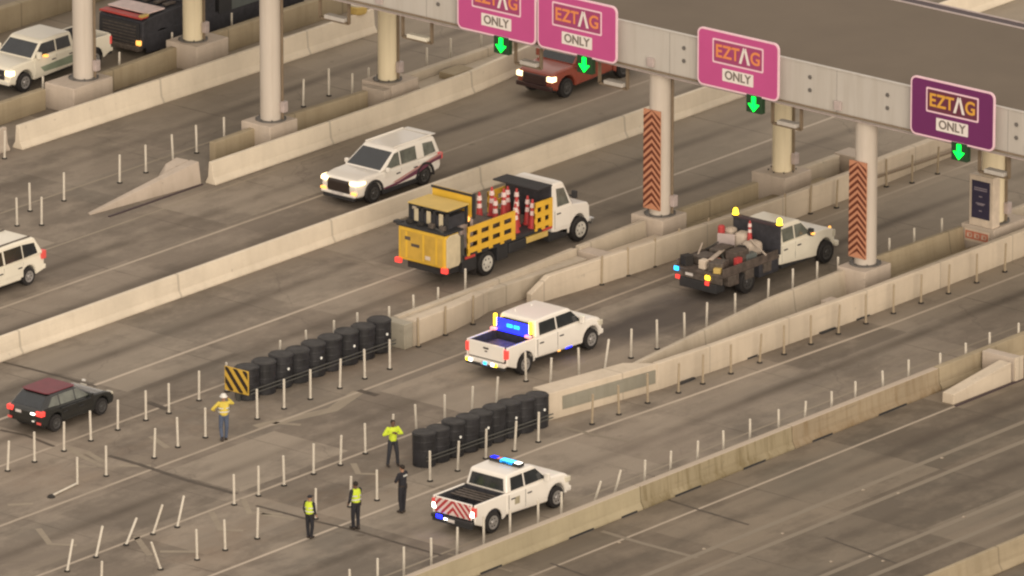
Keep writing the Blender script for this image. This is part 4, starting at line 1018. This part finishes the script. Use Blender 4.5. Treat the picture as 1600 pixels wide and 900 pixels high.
MB().prism([(-1.42,-.66),(-.05,-.69),(.03,-.6),(.03,.6),(-.05,.69),(-1.42,.66),(-1.5,.5),(-1.5,-.5)], 'z', 1.445, 1.475).build('roof_skin', M['red_roof'], r, bevel=.01)
MB().box(-2.085,-2.06,.15,.42,.74,.84).build('licence_plate', M['plate'], r)
MB().box(-2.09,-2.06,-.52,-.34,.78,.84).build('reverse_lamp', M['rev'], r); MB().box(-2.09,-2.06,-.5,-.4,.50,.55).build('reverse_lamp', M['reflector'], r)
MB().box(1.9,1.98,.55,.68,.86,.92).build('bonnet_badge', M['hat'], r)

# ------------------------------------------------------------------ yellow maintenance truck
r = empty('maintenance_truck', (2.7,2.88,0)); tag(r, 'white cab road works truck with yellow stake bed and crash absorber, loaded with cones', 'truck')
h = 1.18
MB().box(-3.5,4.3,-.45,.45,.55,.95).build('chassis', M['trim'], r)
MB().box(-3.55,1.85,-h,h,1.02,1.16).build('bed_deck', M['trim'], r, bevel=.02)
for s_ in (1,-1):
    MB().box(-3.5,-2.9,*sorted((s_*(h+.002),s_*(h+.03))),1.0,1.1).build('rub_rail', M['redbar'], r); MB().box(1.2,1.8,*sorted((s_*(h+.002),s_*(h+.03))),1.0,1.1).build('rub_rail', M['redbar'], r)
def stake(x0, x1, s_, z0=1.2, z1=2.25, rails=3, cols=4):
    mb = MB(); y0, y1 = sorted((s_*(h-.03), s_*(h+.04)))
    hz_ = (z1-z0)
    for k in range(rails): zc = z0+hz_*(k/(rails-1))*.80; mb.box(x0,x1,y0,y1,zc,zc+hz_*.2)
    for k in range(cols+1): xc_ = lerp(x0,x1-.10,k/cols); mb.box(xc_-.07 if k else xc_,xc_+.14,y0+.012,y1-.012,z0-.1,z1+.002)
    return mb.build('stake_panel', M['stake_y'], r)
for s_ in (1,-1):
    stake(-3.35,-.5,s_); stake(.75,1.78,s_,1.2,2.25,3,2)
# crash absorber at the rear
ab = MB().box(-4.68,-3.85,-1.2,1.2,.86,2.22).build('absorber_box', M['truck_y'], r, bevel=.08)
MB().prism([(-4.66,.95),(-4.5,.88),(-3.95,.88),(-3.84,1.0),(-3.84,2.02),(-4.0,2.2),(-4.45,2.2),(-4.66,2.08)], 'y', -1.26, -1.202).build('edge_cover', M['cream'], ab, bevel=.03)
MB().box(-4.695,-4.682,-1.05,1.05,.98,2.08).build('rear_panel', M['truck_yd2'], ab, bevel=.004); MB().box(-4.71,-4.697,.55,.82,1.72,1.86).build('dark_emblem', M['deck'], ab)
MB().box(-4.72,-3.6,-1.22,1.25,2.225,2.3).build('top_tray', M['trim'], r, bevel=.01)
MB().box(-4.6,-4.35,1.15,1.5,2.24,2.33).build('side_bracket', M['trim'], r)
MB().box(-4.4,-3.4,-.95,.95,.5,.86).build('under_ride_frame', M['trim'], r, bevel=.03)
for s_ in (1,-1): MB().box(-4.76,-4.62,*sorted((s_*1.02,s_*1.3)),.72,.92).build('taillight', M['tail_red'], r, bevel=.02)
for y_ in (-.75,-.1,.75): MB().box(-4.705,-4.697,y_-.05,y_+.05,1.0,2.06).build('panel_rib', M['truck_y'], ab)
MB().box(-4.712,-4.7,-.45,-.2,1.1,1.25).build('label_plate', M['crea_sign'], ab); MB().box(-4.71,-4.7,.1,.5,1.5,1.62).build('scuff_plate', M['deck'], ab)
for y_ in (-.95,-.4,.15,.7): MB().box(-4.5,-4.3,y_,y_+.25,2.3,2.3+random.uniform(.08,.26)).build('strapped_bag', M['tool' if y_ < 0 else 'rubber'], r, bevel=.04)
MB().cyl((-4.6,-1.0,2.32),(-3.8,1.0,2.34),.04,seg=8).build('tow_bar', M['cable'], r)
for x_ in (-3.6,-3.5): MB().cyl((x_,-1.1,.9),(x_,-1.1,2.0),.04,seg=8).build('hydraulic_strut', M['cable'], r)
MB().box(-3.72,-3.56,-1.05,1.05,.8,1.9).build('lift_frame', M['trim'], r, bevel=.02)
# black cage with yellow roof on the absorber
cg = MB()
for x_ in (-4.25,-3.1):
    for y_ in (-.92,-.3,.3,.92): cg.box(x_-.05,x_+.05,y_-.05,y_+.05,2.3,3.05)
cg.box(-4.3,-3.05,-.97,.97,2.98,3.06); cgo = cg.build('cage', M['trim'], r)
MB().box(-4.24,-3.1,-.9,.9,2.31,2.8).build('cage_screen', M['bed'], cgo); MB().box(-4.33,-3.02,-1.0,1.0,3.065,3.12).build('cage_roof', M['truck_yd'], cgo, bevel=.01)
for y_ in (.62,.0,-.62): MB().box(-4.262,-4.245,y_-.1,y_+.1,2.4,2.9).build('cage_window', M['cream'], cgo)
ar_ = MB().box(-2.85,-2.72,-1.0,1.0,2.5,3.42).build('arrow_board', M['truck_y'], r, bevel=.02)
MB().box(-2.88,-2.851,-1.03,1.03,3.35,3.45).build('board_edge', M['trim'], ar_); MB().box(-2.86,-2.70,-1.06,-1.0,2.45,3.45).build('board_edge', M['trim'], ar_)
MB().ball((-2.9,-.8,2.42), .12, 10, 6).build('amber_lamp', M['amber_dim'], r)
for y_ in (-.8,.8): MB().box(-2.82,-2.76,y_-.04,y_+.04,1.16,2.5).build('board_leg', M['trim'], ar_)
# cab
pts = [(1.95,.75),(1.95,1.55),(3.15,1.55),(3.25,1.62),(4.3,1.42),(4.42,1.25),(4.45,.75),(4.42,.6)]+arc(3.62,.6,.5,5,184)
lower('hood', r, pts, 1.08, M['white'], .08, taper=lambda x_, z_: 1-.14*max(0,(x_-3.2)/1.3))
cb = Cab(1.92,1.98,2.75,3.3,1.5,2.66,1.1,.9); cb.build(r, M['white'], .09); cb.end_panel(r, True, .1,.86,.12,M['glass'],'windshield'); cb.end_panel(r, False, .3,.8,.3,M['glass'],'rear_window')
cb.side_panel(r, [(2.25,1.72),(3.0,1.72),(2.72,2.4),(2.25,2.45)], M['glass_g']); doors(r, ((2.1,3.05),), .85,1.62,1.09,M['white'])
mirrors(r, 3.15, 1.95, 1.05, M['trim'], True)
hb_ = MB().box(1.76,1.86,-1.12,1.12,1.16,2.72).build('headboard', M['bed'], r); MB().box(1.0,1.87,-1.15,1.15,2.68,2.74).build('headboard_hood', M['trim'], hb_, bevel=.01)
MB().box(.3,1.6,*sorted((-1.16,-1.02)),.72,.96).build('side_step', M['truck_yd'], r, bevel=.02); MB().box(-.75,.3,-1.15,-.7,.55,.98).build('fuel_tank', M['trim'], r, bevel=.05)
MB().box(4.4,4.6,-1.05,1.05,.5,.75).build('front_bumper', M['chrome'], r, bevel=.03)
for s_ in (1,-1): MB().box(4.3,4.44,*sorted((s_*.6,s_*.9)),.95,1.15).build('headlight', M['lamp_off'], r, bevel=.02)
wheels(r, (-2.1,3.62), .5, 1.14, .3, 'rim_white')
# mudflaps and pole beside the rear wheel
for s_ in (1,-1):
    MB().box(-2.85,-2.78,*sorted((s_*1.14,s_*.8)),.2,1.0).build('mudflap', M['rubber'], r)
    MB().box(-1.45,-.8,*sorted((s_*1.12,s_*.75)),.42,1.0).build('shade_skirt_box', M['trim'], r, bevel=.03)  # dark boxes added along both sides imitate the shadow under the truck
    MB().box(-3.6,-2.75,*sorted((s_*1.15,s_*.85)),.45,1.0).build('shade_skirt_rear', M['trim'], r, bevel=.03)  # added dark box continuing that painted shadow behind the rear wheel
    MB().box(1.75,2.9,*sorted((s_*1.08,s_*.8)),.40,.76).build('shade_skirt_front', M['trim'], r, bevel=.03)  # added dark box carrying the imitated shadow on below the cab
def cone(loc, label, rz=0, sc=1.0):
    o = empty('traffic_cone', loc, rz); tag(o, label, 'traffic cone', 'cones and channelisers stacked on the road works truck')
    MB().lathe((0,0,0), [(.16*sc,0),(.16*sc,.04),(.13*sc,.05),(.085*sc,.45*sc),(.04*sc,.98*sc),(.03*sc,1.0*sc)], 14).build('cone_body', M['cone'], o)
    for z0 in (.45,.72): MB().lathe((0,0,z0*sc), [(.091*sc,0),(.073*sc,.15*sc)], 14).build('white_collar', M['cone_w'], o)
    return o
spots = [(.95,-.9,1.2),(1.2,-.45,1.2),(.7,-.3,1.2),(1.2,.1,1.4),(.6,.25,1.5),(1.2,.55,1.4),(.35,.65,1.55),(-.1,.1,1.35),(.1,-.75,1.2),(-.35,.7,1.5)]
wh = ['lowest, in the stake gap','against the headboard','in the middle of the bed','tallest by the headboard','centre of the load','far side by the headboard','far side of the load','behind the stake panel','near side by the gap','rearmost, at the far side']
for k, (x_, y_, z_) in enumerate(spots): cone((2.7+x_, 2.88+y_, z_-.04 if k > 2 else 1.165), 'red and white cone on the yellow truck, '+wh[k], sc=1.15)
o = MB().box(-.5,.55,-.5,.85,0,.33).build('crate', M['tool'], bevel=.02); o.location = (3.4,3.1,1.165); tag(o, 'low dark crate under the cones on the yellow truck', 'crate')
o = MB().box(-.75,.6,-.8,.8,0,.75).build('tarpaulin_load', M['deck'], bevel=.12, seg=3); o.location = (1.25,2.85,1.165); tag(o, 'dark covered load inside the yellow stake panels', 'load')
o = MB().box(-.4,.4,-.6,.6,0,1.25).build('generator', M['light_trim'], bevel=.06); o.location = (-.05,2.8,1.165); tag(o, 'grey machine box behind the arrow board of the yellow truck', 'generator')

# ------------------------------------------------------------------ flatbed work truck
r = empty('flatbed_truck', (7.25,-6.35,0)); tag(r, 'white crew cab truck with dark cluttered flatbed and two amber beacons', 'truck')
h = 1.02
xr, xb, xf, fw, rw = -3.7, .02, 3.7, 2.95, -2.0
pts = [(xb+.05,.6),(xb+.05,1.42),(2.1,1.42),(3.0,1.38),(3.5,1.27),(xf-.02,1.1),(xf,.7),(3.62,.6)]+arc(fw,.55,.45,-2,184)
lower('body', r, pts, h, M['white_w'], .07, taper=lambda x_, z_: 1-.12*max(0,(x_-2.4)/1.2)**1.5)
cb = Cab(xb+.08,xb+.14,1.5,2.2,1.4,2.12,h-.03,.88); cb.build(r, M['white_w'])
cb.end_panel(r, False,.15,.8,.15,M['glass'],'rear_window'); cb.end_panel(r, True,.1,.88,.1,M['glass'],'windshield')
cb.side_panel(r, [(.3,1.47),(1.0,1.47),(1.0,1.98),(.3,1.98)], M['glass_g']); cb.side_panel(r, [(1.08,1.47),(2.0,1.47),(1.52,1.96),(1.08,1.98)], M['glass_g'])
doors(r, ((.2,1.04),(1.04,1.95)), .68,1.34,h,M['white_w']); mirrors(r, 1.85,1.45,h-.03,M['trim'],True)
MB().box(1.78,1.9,-1.3,-1.18,1.48,1.56).build('mirror_lamp', M['amber_dim'], r)
MB().box(-3.6,3.3,-.45,.45,.5,.85).build('chassis', M['trim'], r); MB().box(.2,2.0,-1.0,1.0,.42,.6).build('side_sill', M['trim'], r, bevel=.02)
MB().box(xf-.03,xf+.05,-.65,.65,.8,1.15).build('grille', M['trim'], r); MB().box(xf-.05,xf+.16,-.98,.98,.5,.72).build('front_bumper', M['white_w'], r, bevel=.05)
for s_ in (1,-1): MB().box(xf-.2,xf+.0,*sorted((s_*.65,s_*.92)),.92,1.18).build('headlight', M['lamp_off'], r, bevel=.02)
MB().ball((3.5,-.78,1.28),.06,8,6).build('marker_lamp', M['amber_dim'], r)
MB().box(xr,-.12,-1.15,1.15,.98,1.1).build('flatbed', M['deck'], r, bevel=.02)
for s_ in (1,-1): MB().box(xr+.1,-.2,*sorted((s_*1.08,s_*1.15)),1.1,1.34).build('side_board', M['deck'], r, bevel=.01)
for x_ in (-3.3,-2.2,-1.1):
    MB().box(x_,x_+.5,-1.15,-.9,.6,.97).build('under_deck_box', M['tool'], r, bevel=.02)
hb_ = MB().box(-.12,-.02,-1.15,1.15,1.1,2.2).build('headboard', M['bed'], r, bevel=.02)
MB().box(-.16,.06,-1.18,1.18,2.2,2.3).build('beacon_rail', M['dark_trim'], hb_, bevel=.02)
for s_ in (1,-1):
    b_ = MB().lathe((-.05,s_*1.08,2.3), [(.12,0),(.12,.03),(.10,.04),(.09,.2),(.05,.25)], 14).build('beacon', M['amber'], r)
MB().box(xr-.02,xr+.06,-1.15,1.15,.75,.98).build('tail_sill', M['tool'], r)
for yy, zz, mt in ((1.05,1.02,'cyan'),(.98,.70,'tail_red'),(-.48,.93,'amber'),(-.46,.70,'tail_red')): MB().box(xr-.07,xr-.02,yy-.1,yy+.1,zz-.08,zz+.08).build('rear_lamp', M[mt], r, bevel=.01)
MB().box(xr-.03,xr-.021,.25,.62,.84,.95).build('licence_plate', M['plate'], r)
MB().box(-3.75,-3.2,-.9,.9,.35,.72).build('tow_frame', M['trim'], r, bevel=.02)
wheels(r, (rw, fw), .46, 1.08, .3, 'rim_dark')
for s_ in (1,-1):
    MB().box(-1.3,-.1,*sorted((s_*1.1,s_*.75)),.45,.97).build('side_locker', M['bed'], r, bevel=.02)
    MB().box(-3.2,-2.6,*sorted((s_*1.13,s_*.8)),.55,.97).build('side_locker', M['deck'], r, bevel=.02)
def load(name, x_, y_, z_, d_, mat, label, cat, rz=0, bev=.03):
    o = MB().cbox((0,0,d_[2]/2), d_).build(name, mat, bevel=bev, seg=2); o.location = (7.25+x_, -6.35+y_, z_); o.rotation_euler = (0,0,rz); return tag(o, label, cat)
load('sack',-.55,.35,1.105,(.6,.5,.75),M['sack'],'tall beige sack on the flatbed against the headboard','sack',.2,.14)
load('sack',-.75,-.3,1.105,(.7,.55,.55),M['sack'],'plump beige sack beside the cone on the flatbed','sack',-.3,.14)
load('sack',-.5,.95,1.105,(.45,.4,.8),M['sack'],'narrow beige sack at the far corner of the flatbed','sack',0,.12)
load('tool_box',-1.7,.45,1.105,(.9,.6,.4),M['tool'],'dark tool box in the middle of the flatbed','tool box',.1)
load('tool_box',-2.7,.5,1.105,(.8,.7,.32),M['tool'],'low metal box at the rear far side of the flatbed','tool box',-.15)
load('generator',-2.0,-.55,1.105,(.8,.55,.55),M['deck'],'squat rusty machine at the near side of the flatbed','generator',.05)
load('tyre_stack',-1.25,-.15,1.105,(.5,.5,.45),M['rubber'],'black round bundle behind the sacks on the flatbed','bundle',.4,.15)
load('barrow',-3.1,-.5,1.105,(.7,.6,.35),M['tool'],'grey open tray at the tail of the flatbed','tray',.3)
for k, (x_, y_) in enumerate(((-1.5,.95),(-2.4,.9),(-2.2,-.05),(-1.0,-.85))):
    o = MB().cyl((-.5,0,.05),(.5,.1,.12+.1*k),.035,seg=8).build('shovel', M['sack'] if k % 2 else M['cable']); o.location = (7.25+x_, -6.35+y_, 1.34 if k != 2 else 1.16); o.rotation_euler = (0,0,.4*k)
    tag(o, 'long tool handle lying across the flatbed load, %s' % ['beside the far side board','near the blue tail lamp','over the middle','next to the headboard'][k], 'tool')
o = cone((7.25-.5,-6.35+.02,1.5), 'slim red and white cone standing before the flatbed headboard', sc=.85); o['group'] = 'cone on the flatbed'
for (nm, x_, y_, d_, mt, lb, ct) in (('fuel_can',-2.45,-.95,(.3,.2,.42),'cone','dull red fuel can at the near edge of the flatbed','fuel can'),('bucket',-3.3,.05,(.3,.3,.35),'crea_sign','pale bucket at the tail of the flatbed','bucket'),
        ('cooler_box',-1.5,-.75,(.5,.35,.35),'bluegrey','blue grey cooler box near the flatbed headboard','cooler box'),('plank',-2.3,.1,(1.9,.18,.06),'sack','beige plank laid along the middle of the flatbed','plank'),
        ('hose_reel',-3.35,.85,(.4,.35,.4),'rubber','black hose reel in the far rear corner of the flatbed','hose reel'),('sign_panel',-1.05,.75,(.06,.7,.7),'light_trim','pale folded sign panel leaning near the far sacks','sign panel'),
        ('lamp_case',-3.45,-.75,(.25,.3,.2),'truck_yd','small yellow case at the near rear corner of the flatbed','case'),('chain_box',-2.75,-.15,(.45,.4,.25),'orsign','rusty red box between the dark tool boxes','box')):
    load(nm, x_, y_, 1.44 if nm == 'plank' else 1.105, d_, M[mt], lb, ct, random.uniform(-.4,.4), .02)
o = MB().lathe((0,0,0), [(.14,0),(.14,.5),(.1,.55)], 14).build('water_jug', M['cone']); o.location = (7.25-.9,-6.35+1.1,1.5); tag(o, 'rust coloured jug at the far front corner of the flatbed', 'jug')

# ------------------------------------------------------------------ dark truck, upper left
r = empty('box_truck', (19.9,32.65,0), PI); tag(r, 'dark truck with red edged hood and an orange lamp at the top left', 'truck')
h = 1.22
pts = [(3.0,.5),(3.0,1.85),(5.35,1.72),(5.7,1.62),(5.75,.6),(5.7,.45)]+arc(4.5,.6,.5,-2,184)
lower('body', r, pts, h, M['bed'], .06); MB().box(5.72,5.8,-1.05,1.05,.6,1.55).build('grille', M['trim'], r, bevel=.02)
MB().box(5.3,5.76,-1.15,1.15,1.72,1.80).build('red_hood_edge', M['redbar'], r, bevel=.02); MB().box(4.2,5.28,-1.1,1.1,1.84,1.9).build('pale_hood_panel', M['cone_w'], r, bevel=.02)
MB().box(5.3,5.74,1.0,1.2,1.80,1.9).build('yellow_corner_lamp', M['truck_yd'], r, bevel=.02)
for s_ in (1,-1): MB().box(5.72,5.84,*sorted((s_*.92,s_*1.16)),.62,.82).build('headlight', M['amber_dim' if s_ > 0 else 'trim'], r, bevel=.02)
for k in range(6): MB().box(5.80,5.83,-.9,.9,.68+k*.14,.72+k*.14).build('grille_slat', M['tool'], r)
MB().box(5.7,5.98,-1.2,1.2,.38,.62).build('front_bumper', M['tool'], r, bevel=.04)
for y_ in (-.8,-.3,.3,.8): MB().box(3.3,3.9,y_-.12,y_+.12,1.86,1.95).build('hood_vent', M['tool'], r, bevel=.02)
for y_ in (-1.0,0,1.0): MB().box(2.4,2.55,y_-.08,y_+.08,2.9,2.98).build('roof_marker', M['amber_dim'], r)
cb = Cab(1.2,1.3,2.6,3.1,1.8,2.9,h-.05,.9); cb.build(r, M['bed']); cb.end_panel(r, True,.1,.9,.1,M['glass'],'windshield'); cb.side_panel(r, [(1.6,1.95),(2.8,1.95),(2.55,2.6),(1.6,2.65)], M['glass'])
MB().box(1.15,3.0,-h,h,.5,1.8).build('cab_lower', M['bed'], r, bevel=.04)
MB().box(-4.6,1.0,-1.28,1.28,.95,3.6).build('cargo_box', M['bluegrey'], r, bevel=.03); MB().box(-4.5,3,-.5,.5,.5,.94).build('chassis', M['trim'], r)
MB().box(.2,1.01,-1.29,1.29,.96,3.61).build('dark_box_edge', M['trim'], r)
wheels(r, (-3.2,4.5), .5, 1.18, .3, 'rim_dark')
for s_ in (1,-1): MB().box(-4.5,5.5,*sorted((s_*1.2,s_*1.235)),.25,1.05).build('side_skirt', M['bed'], r, bevel=.01)

# ------------------------------------------------------------------ people
def tube(mb, pts, rad, seg=12):
    """tapered limb with rounded ends along pts"""
    for (a, b, ra, rb) in zip(pts, pts[1:], rad, rad[1:]):
        mb.cyl(a, b, ra, rb, seg)
    for p, r_ in zip(pts, rad): mb.ball(p, r_, seg, 8)
def fused(mb, name, mat, parent, voxel=.012, smooth=2):
    o = mb.build(name, mat, parent); m = o.modifiers.new('remesh', 'REMESH'); m.mode = 'VOXEL'; m.voxel_size = voxel; m.use_smooth_shade = True
    s = o.modifiers.new('smooth', 'SMOOTH'); s.factor = .5; s.iterations = smooth; return o
def person(loc, rz, label, H, pose, top, bottom, skin='skin', hat=None, vest=None, hairc='hair', patch=False, sleeves=True, gear=False):
    s = H/1.78; root = empty('person', loc, rz); tag(root, label, 'person')
    def S(p): return (p[0]*s, p[1]*s, p[2]*s)
    J = dict(pelvis=(0,0,.96), waist=(0,0,1.10), chest=(0,0,1.32), neck=(0,0,1.50), head=(.015,0,1.64),
             shl=(0,.185,1.44), shr=(0,-.185,1.44), ell=(0,.25,1.15), elr=(0,-.25,1.15), hal=(.08,.25,.90), har=(.08,-.25,.90),
             hpl=(0,.09,.93), hpr=(0,-.09,.93), knl=(.02,.11,.50), knr=(.02,-.11,.50), anl=(-.02,.12,.08), anr=(-.02,-.12,.08))
    J.update(pose)
    V = lambda k: Vector(S(J[k]))
    b = MB()
    # trunk and head
    b.ball(V('pelvis'), (.115*s,.165*s,.12*s)); b.ball(V('waist'), (.10*s,.14*s,.13*s)); b.ball(V('chest'), (.12*s,.175*s,.17*s)); b.ball(V('chest')+Vector((0,0,.08*s)), (.10*s,.18*s,.09*s))
    b.cyl(V('waist'), V('chest'), .115*s, .13*s); b.cyl(V('chest'), V('head'), .06*s, .055*s)
    hd = V('head'); b.ball(hd+Vector((0,0,.02*s)), (.098*s,.077*s,.10*s), 16, 12); b.ball(hd+Vector((.025*s,0,-.05*s)), (.07*s,.058*s,.065*s), 14, 10)
    b.ball(hd+Vector((.10*s,0,-.012*s)), (.018*s,.013*s,.022*s)); b.ball(hd+Vector((.083*s,0,-.055*s)), (.012*s,.024*s,.008*s))
    for g_ in (1,-1):
        b.ball(hd+Vector((0,g_*.078*s,-.005*s)), (.018*s,.010*s,.03*s)); b.ball(hd+Vector((.078*s,g_*.03*s,.022*s)), (.012*s,.02*s,.008*s))
    for k in ('l','r'):
        tube(b, [V('sh'+k), V('el'+k), V('ha'+k)], [.055*s,.042*s,.030*s]); tube(b, [V('hp'+k), V('kn'+k), V('an'+k)], [.088*s,.060*s,.040*s])
        a_ = V('an'+k); tube(b, [a_+Vector((-.03*s,0,-.035*s)), a_+Vector((.16*s,0,-.045*s))], [.04*s,.033*s])
        # hand: palm, four fingers, thumb
        wv = V('ha'+k); fd = (wv-V('el'+k)).normalized(); side = Vector((1,0,0)) if abs(fd.x) < .7 else Vector((0,0,1)); side = (side-fd*side.dot(fd)).normalized(); nrm = fd.cross(side)
        pc = wv+fd*.045*s
        for q in (-.028,-.01,.01,.028): tube(b, [wv+side*q*.6*s, wv+fd*.085*s+side*q*s], [.014*s,.013*s], 8)
        sgn = 1 if k == 'l' else -1
        for q, L_ in ((-.030,.06),(-.010,.075),(.010,.080),(.030,.070)):
            p0 = wv+fd*.085*s+side*q*s; p1 = p0+fd*L_*.5*s+nrm*sgn*(-.008*s); p2 = p1+fd*L_*.4*s+nrm*sgn*(-.022*s)
            tube(b, [p0,p1,p2], [.0095*s,.009*s,.0075*s], 8)
        p0 = wv+fd*.025*s+side*.03*s; p1 = p0+side*.028*s+fd*.03*s; p2 = p1+fd*.03*s+side*.005*s
        tube(b, [p0,p1,p2], [.012*s,.011*s,.009*s], 8)
    fused(b, 'body', M[skin], root, .0065*s, 1)
    for g_ in (1,-1): MB().ball(hd+Vector((.088*s,g_*.030*s,.008*s)), (.010*s,.012*s,.008*s), 8, 6).build('eye', M['eye'], root, smooth=True)
    # trousers
    t = MB(); t.ball(V('pelvis'), (.125*s,.175*s,.13*s)); t.cyl(V('pelvis'), V('waist'), .13*s, .12*s)
    for k in ('l','r'):
        a_ = V('an'+k); tube(t, [V('hp'+k), V('kn'+k), a_+Vector((0,0,.0))], [.10*s,.074*s,.058*s])
    fused(t, 'trousers', M[bottom], root, .014*s)
    sh = MB()
    sh.ball(V('waist'), (.118*s,.155*s,.13*s)); sh.ball(V('chest'), (.135*s,.19*s,.175*s)); sh.ball(V('chest')+Vector((0,0,.085*s)), (.115*s,.195*s,.09*s)); sh.cyl(V('pelvis')+Vector((0,0,.02*s)), V('chest'), .14*s, .15*s); sh.cyl(V('chest'), V('neck'), .10*s, .062*s)
    for k in ('l','r'):
        if sleeves: tube(sh, [V('sh'+k), V('el'+k), V('el'+k).lerp(V('ha'+k), .93)], [.070*s,.056*s,.042*s])
        else: tube(sh, [V('sh'+k), V('sh'+k).lerp(V('el'+k), .75)], [.070*s,.062*s])
    fused(sh, 'shirt', M[top], root, .014*s)
    if vest:
        ve = MB(); ve.ball(V('waist'), (.135*s,.172*s,.15*s)); ve.ball(V('chest'), (.152*s,.205*s,.18*s)); ve.ball(V('chest')+Vector((0,0,.10*s)), (.13*s,.19*s,.085*s)); ve.cyl(V('pelvis')+Vector((0,0,.05*s)), V('chest'), .155*s, .165*s)
        vo = fused(ve, 'vest', M[vest], root, .014*s)
        for z_ in (1.13,1.27):
            bn = MB(); bn.lathe((0,0,0), [(1,-.025),(1,.025)], 28); c_ = Vector(S((J['chest'][0], J['chest'][1], z_)))
            bn.v = [(c_.x+x_*.158*s, c_.y+y_*.212*s, c_.z+z2*s) for x_, y_, z2 in bn.v]; bn.f = bn.f[:-2]
            bn.build('reflective_band', M['silver'], vo)
    for k in ('l','r'):
        a_ = V('an'+k); bt = MB(); tube(bt, [a_+Vector((-.035*s,0,-.03*s)), a_+Vector((.165*s,0,-.038*s))], [.05*s,.042*s]); bt.cyl(a_+Vector((0,0,-.03*s)), a_+Vector((0,0,.10*s)), .055*s, .052*s)
        bt.v = [(x_, y_, max(z_, .002)) for x_, y_, z_ in bt.v]; fused(bt, 'boot', M['boot'], root, .012*s)
    if hat == 'hard':
        ht = MB(); ht.lathe((0,0,0), [(.15,0),(.15,.012),(.118,.02),(.112,.06),(.085,.105),(.03,.125)], 20)
        ht.v = [(hd.x+(x_*1.12+.01)*s, hd.y+y_*s, hd.z+(.03+z_)*s) for x_, y_, z_ in ht.v]; hto = ht.build('hard_hat', M['hat'], root, smooth=True)
    elif hat == 'cap':
        ht = MB(); ht.ball(hd+Vector((0,0,.045*s)), (.105*s,.088*s,.075*s), 14, 8); ht.box(hd.x+.05*s,hd.x+.17*s,hd.y-.06*s,hd.y+.06*s,hd.z+.045*s,hd.z+.06*s); ht.build('cap', M['blackcloth'], root, smooth=True)
    else:
        hr = MB(); hr.ball(hd+Vector((-.014*s,0,.038*s)), (.103*s,.086*s,.092*s), 14, 10); hr.build('hair', M[hairc], root, smooth=True)
    if patch:
        c_ = V('chest'); MB().cbox((c_.x-.13*s, c_.y, c_.z+.07*s), (.03*s,.20*s,.06*s)).build('back_patch', M['silver'], root, bevel=.01)
    if gear:
        c_ = V('pelvis'); MB().cbox((c_.x, c_.y-.19*s, c_.z-.02*s), (.10*s,.06*s,.20*s)).build('holster', M['boot'], root, bevel=.02)
        bl = MB().lathe((c_.x,c_.y,c_.z+.04*s), [(.135*s,-.02*s),(.135*s,.03*s)], 20); bl.v = [(c_.x+(x_-c_.x), c_.y+(y_-c_.y)*1.32, z_) for x_, y_, z_ in bl.v]; bl.build('duty_belt', M['boot'], root)
    return root
def g3(px, py): x, y = G(px, py); return (x, y, 0)
TOCAM = math.atan2(-FH[1], -FH[0]); AWAY = math.atan2(FH[1], FH[0])
person(g3(350,688), AWAY+.25, 'worker in yellow shirt, lime vest, white hard hat and jeans beside the hazard board', 1.80,
       dict(ell=(.02,.42,1.22), hal=(.24,.30,1.10), elr=(.12,-.36,1.36), har=(.34,-.26,1.46), anl=(-.1,.09,.08), anr=(.05,-.09,.08)), 'hiviz_y', 'jeans', hat='hard', vest='hiviz_y')
person(g3(614,728), TOCAM+.3, 'worker in bright yellow jacket and dark trousers left of the lower crash cushion', 1.80,
       dict(ell=(.0,.34,1.22), hal=(.22,.10,1.30), elr=(.0,-.34,1.22), har=(.22,-.08,1.34), knl=(.02,.15,.5), knr=(.02,-.15,.5), anl=(-.02,.19,.08), anr=(-.02,-.19,.08)), 'hiviz', 'darkcloth', skin='skin_d')
person(g3(629,801), AWAY+.9, 'officer in all black uniform seen from behind, nearest to the striped pickup', 1.85,
       dict(ell=(.10,.25,1.18), hal=(.22,.10,1.12), elr=(.10,-.25,1.18), har=(.22,-.08,1.10), anl=(-.02,.08,.08), anr=(.02,-.08,.08)), 'blackcloth', 'blackcloth', patch=True, gear=True)
person(g3(556,827), AWAY+.7, 'officer in lime vest over black uniform, second from the left, one hand at the hip', 1.84,
       dict(ell=(-.1,.34,1.18), hal=(.08,.24,1.0), elr=(.08,-.24,1.18), har=(.22,-.14,1.10), anl=(.06,.06,.08), anr=(-.06,-.06,.08)), 'blackcloth', 'blackcloth', skin='skin_d', vest='hiviz', gear=True)
person(g3(484,841), AWAY-.6, 'slim officer in lime vest standing on the lane line, leftmost of the three', 1.66,
       dict(ell=(-.05,.22,1.18), hal=(.06,.24,.96), elr=(.02,-.22,1.18), har=(.12,-.2,.98), anl=(.0,.07,.08), anr=(-.01,-.07,.08)), 'blackcloth', 'blackcloth', vest='hiviz', gear=True, hat='cap')
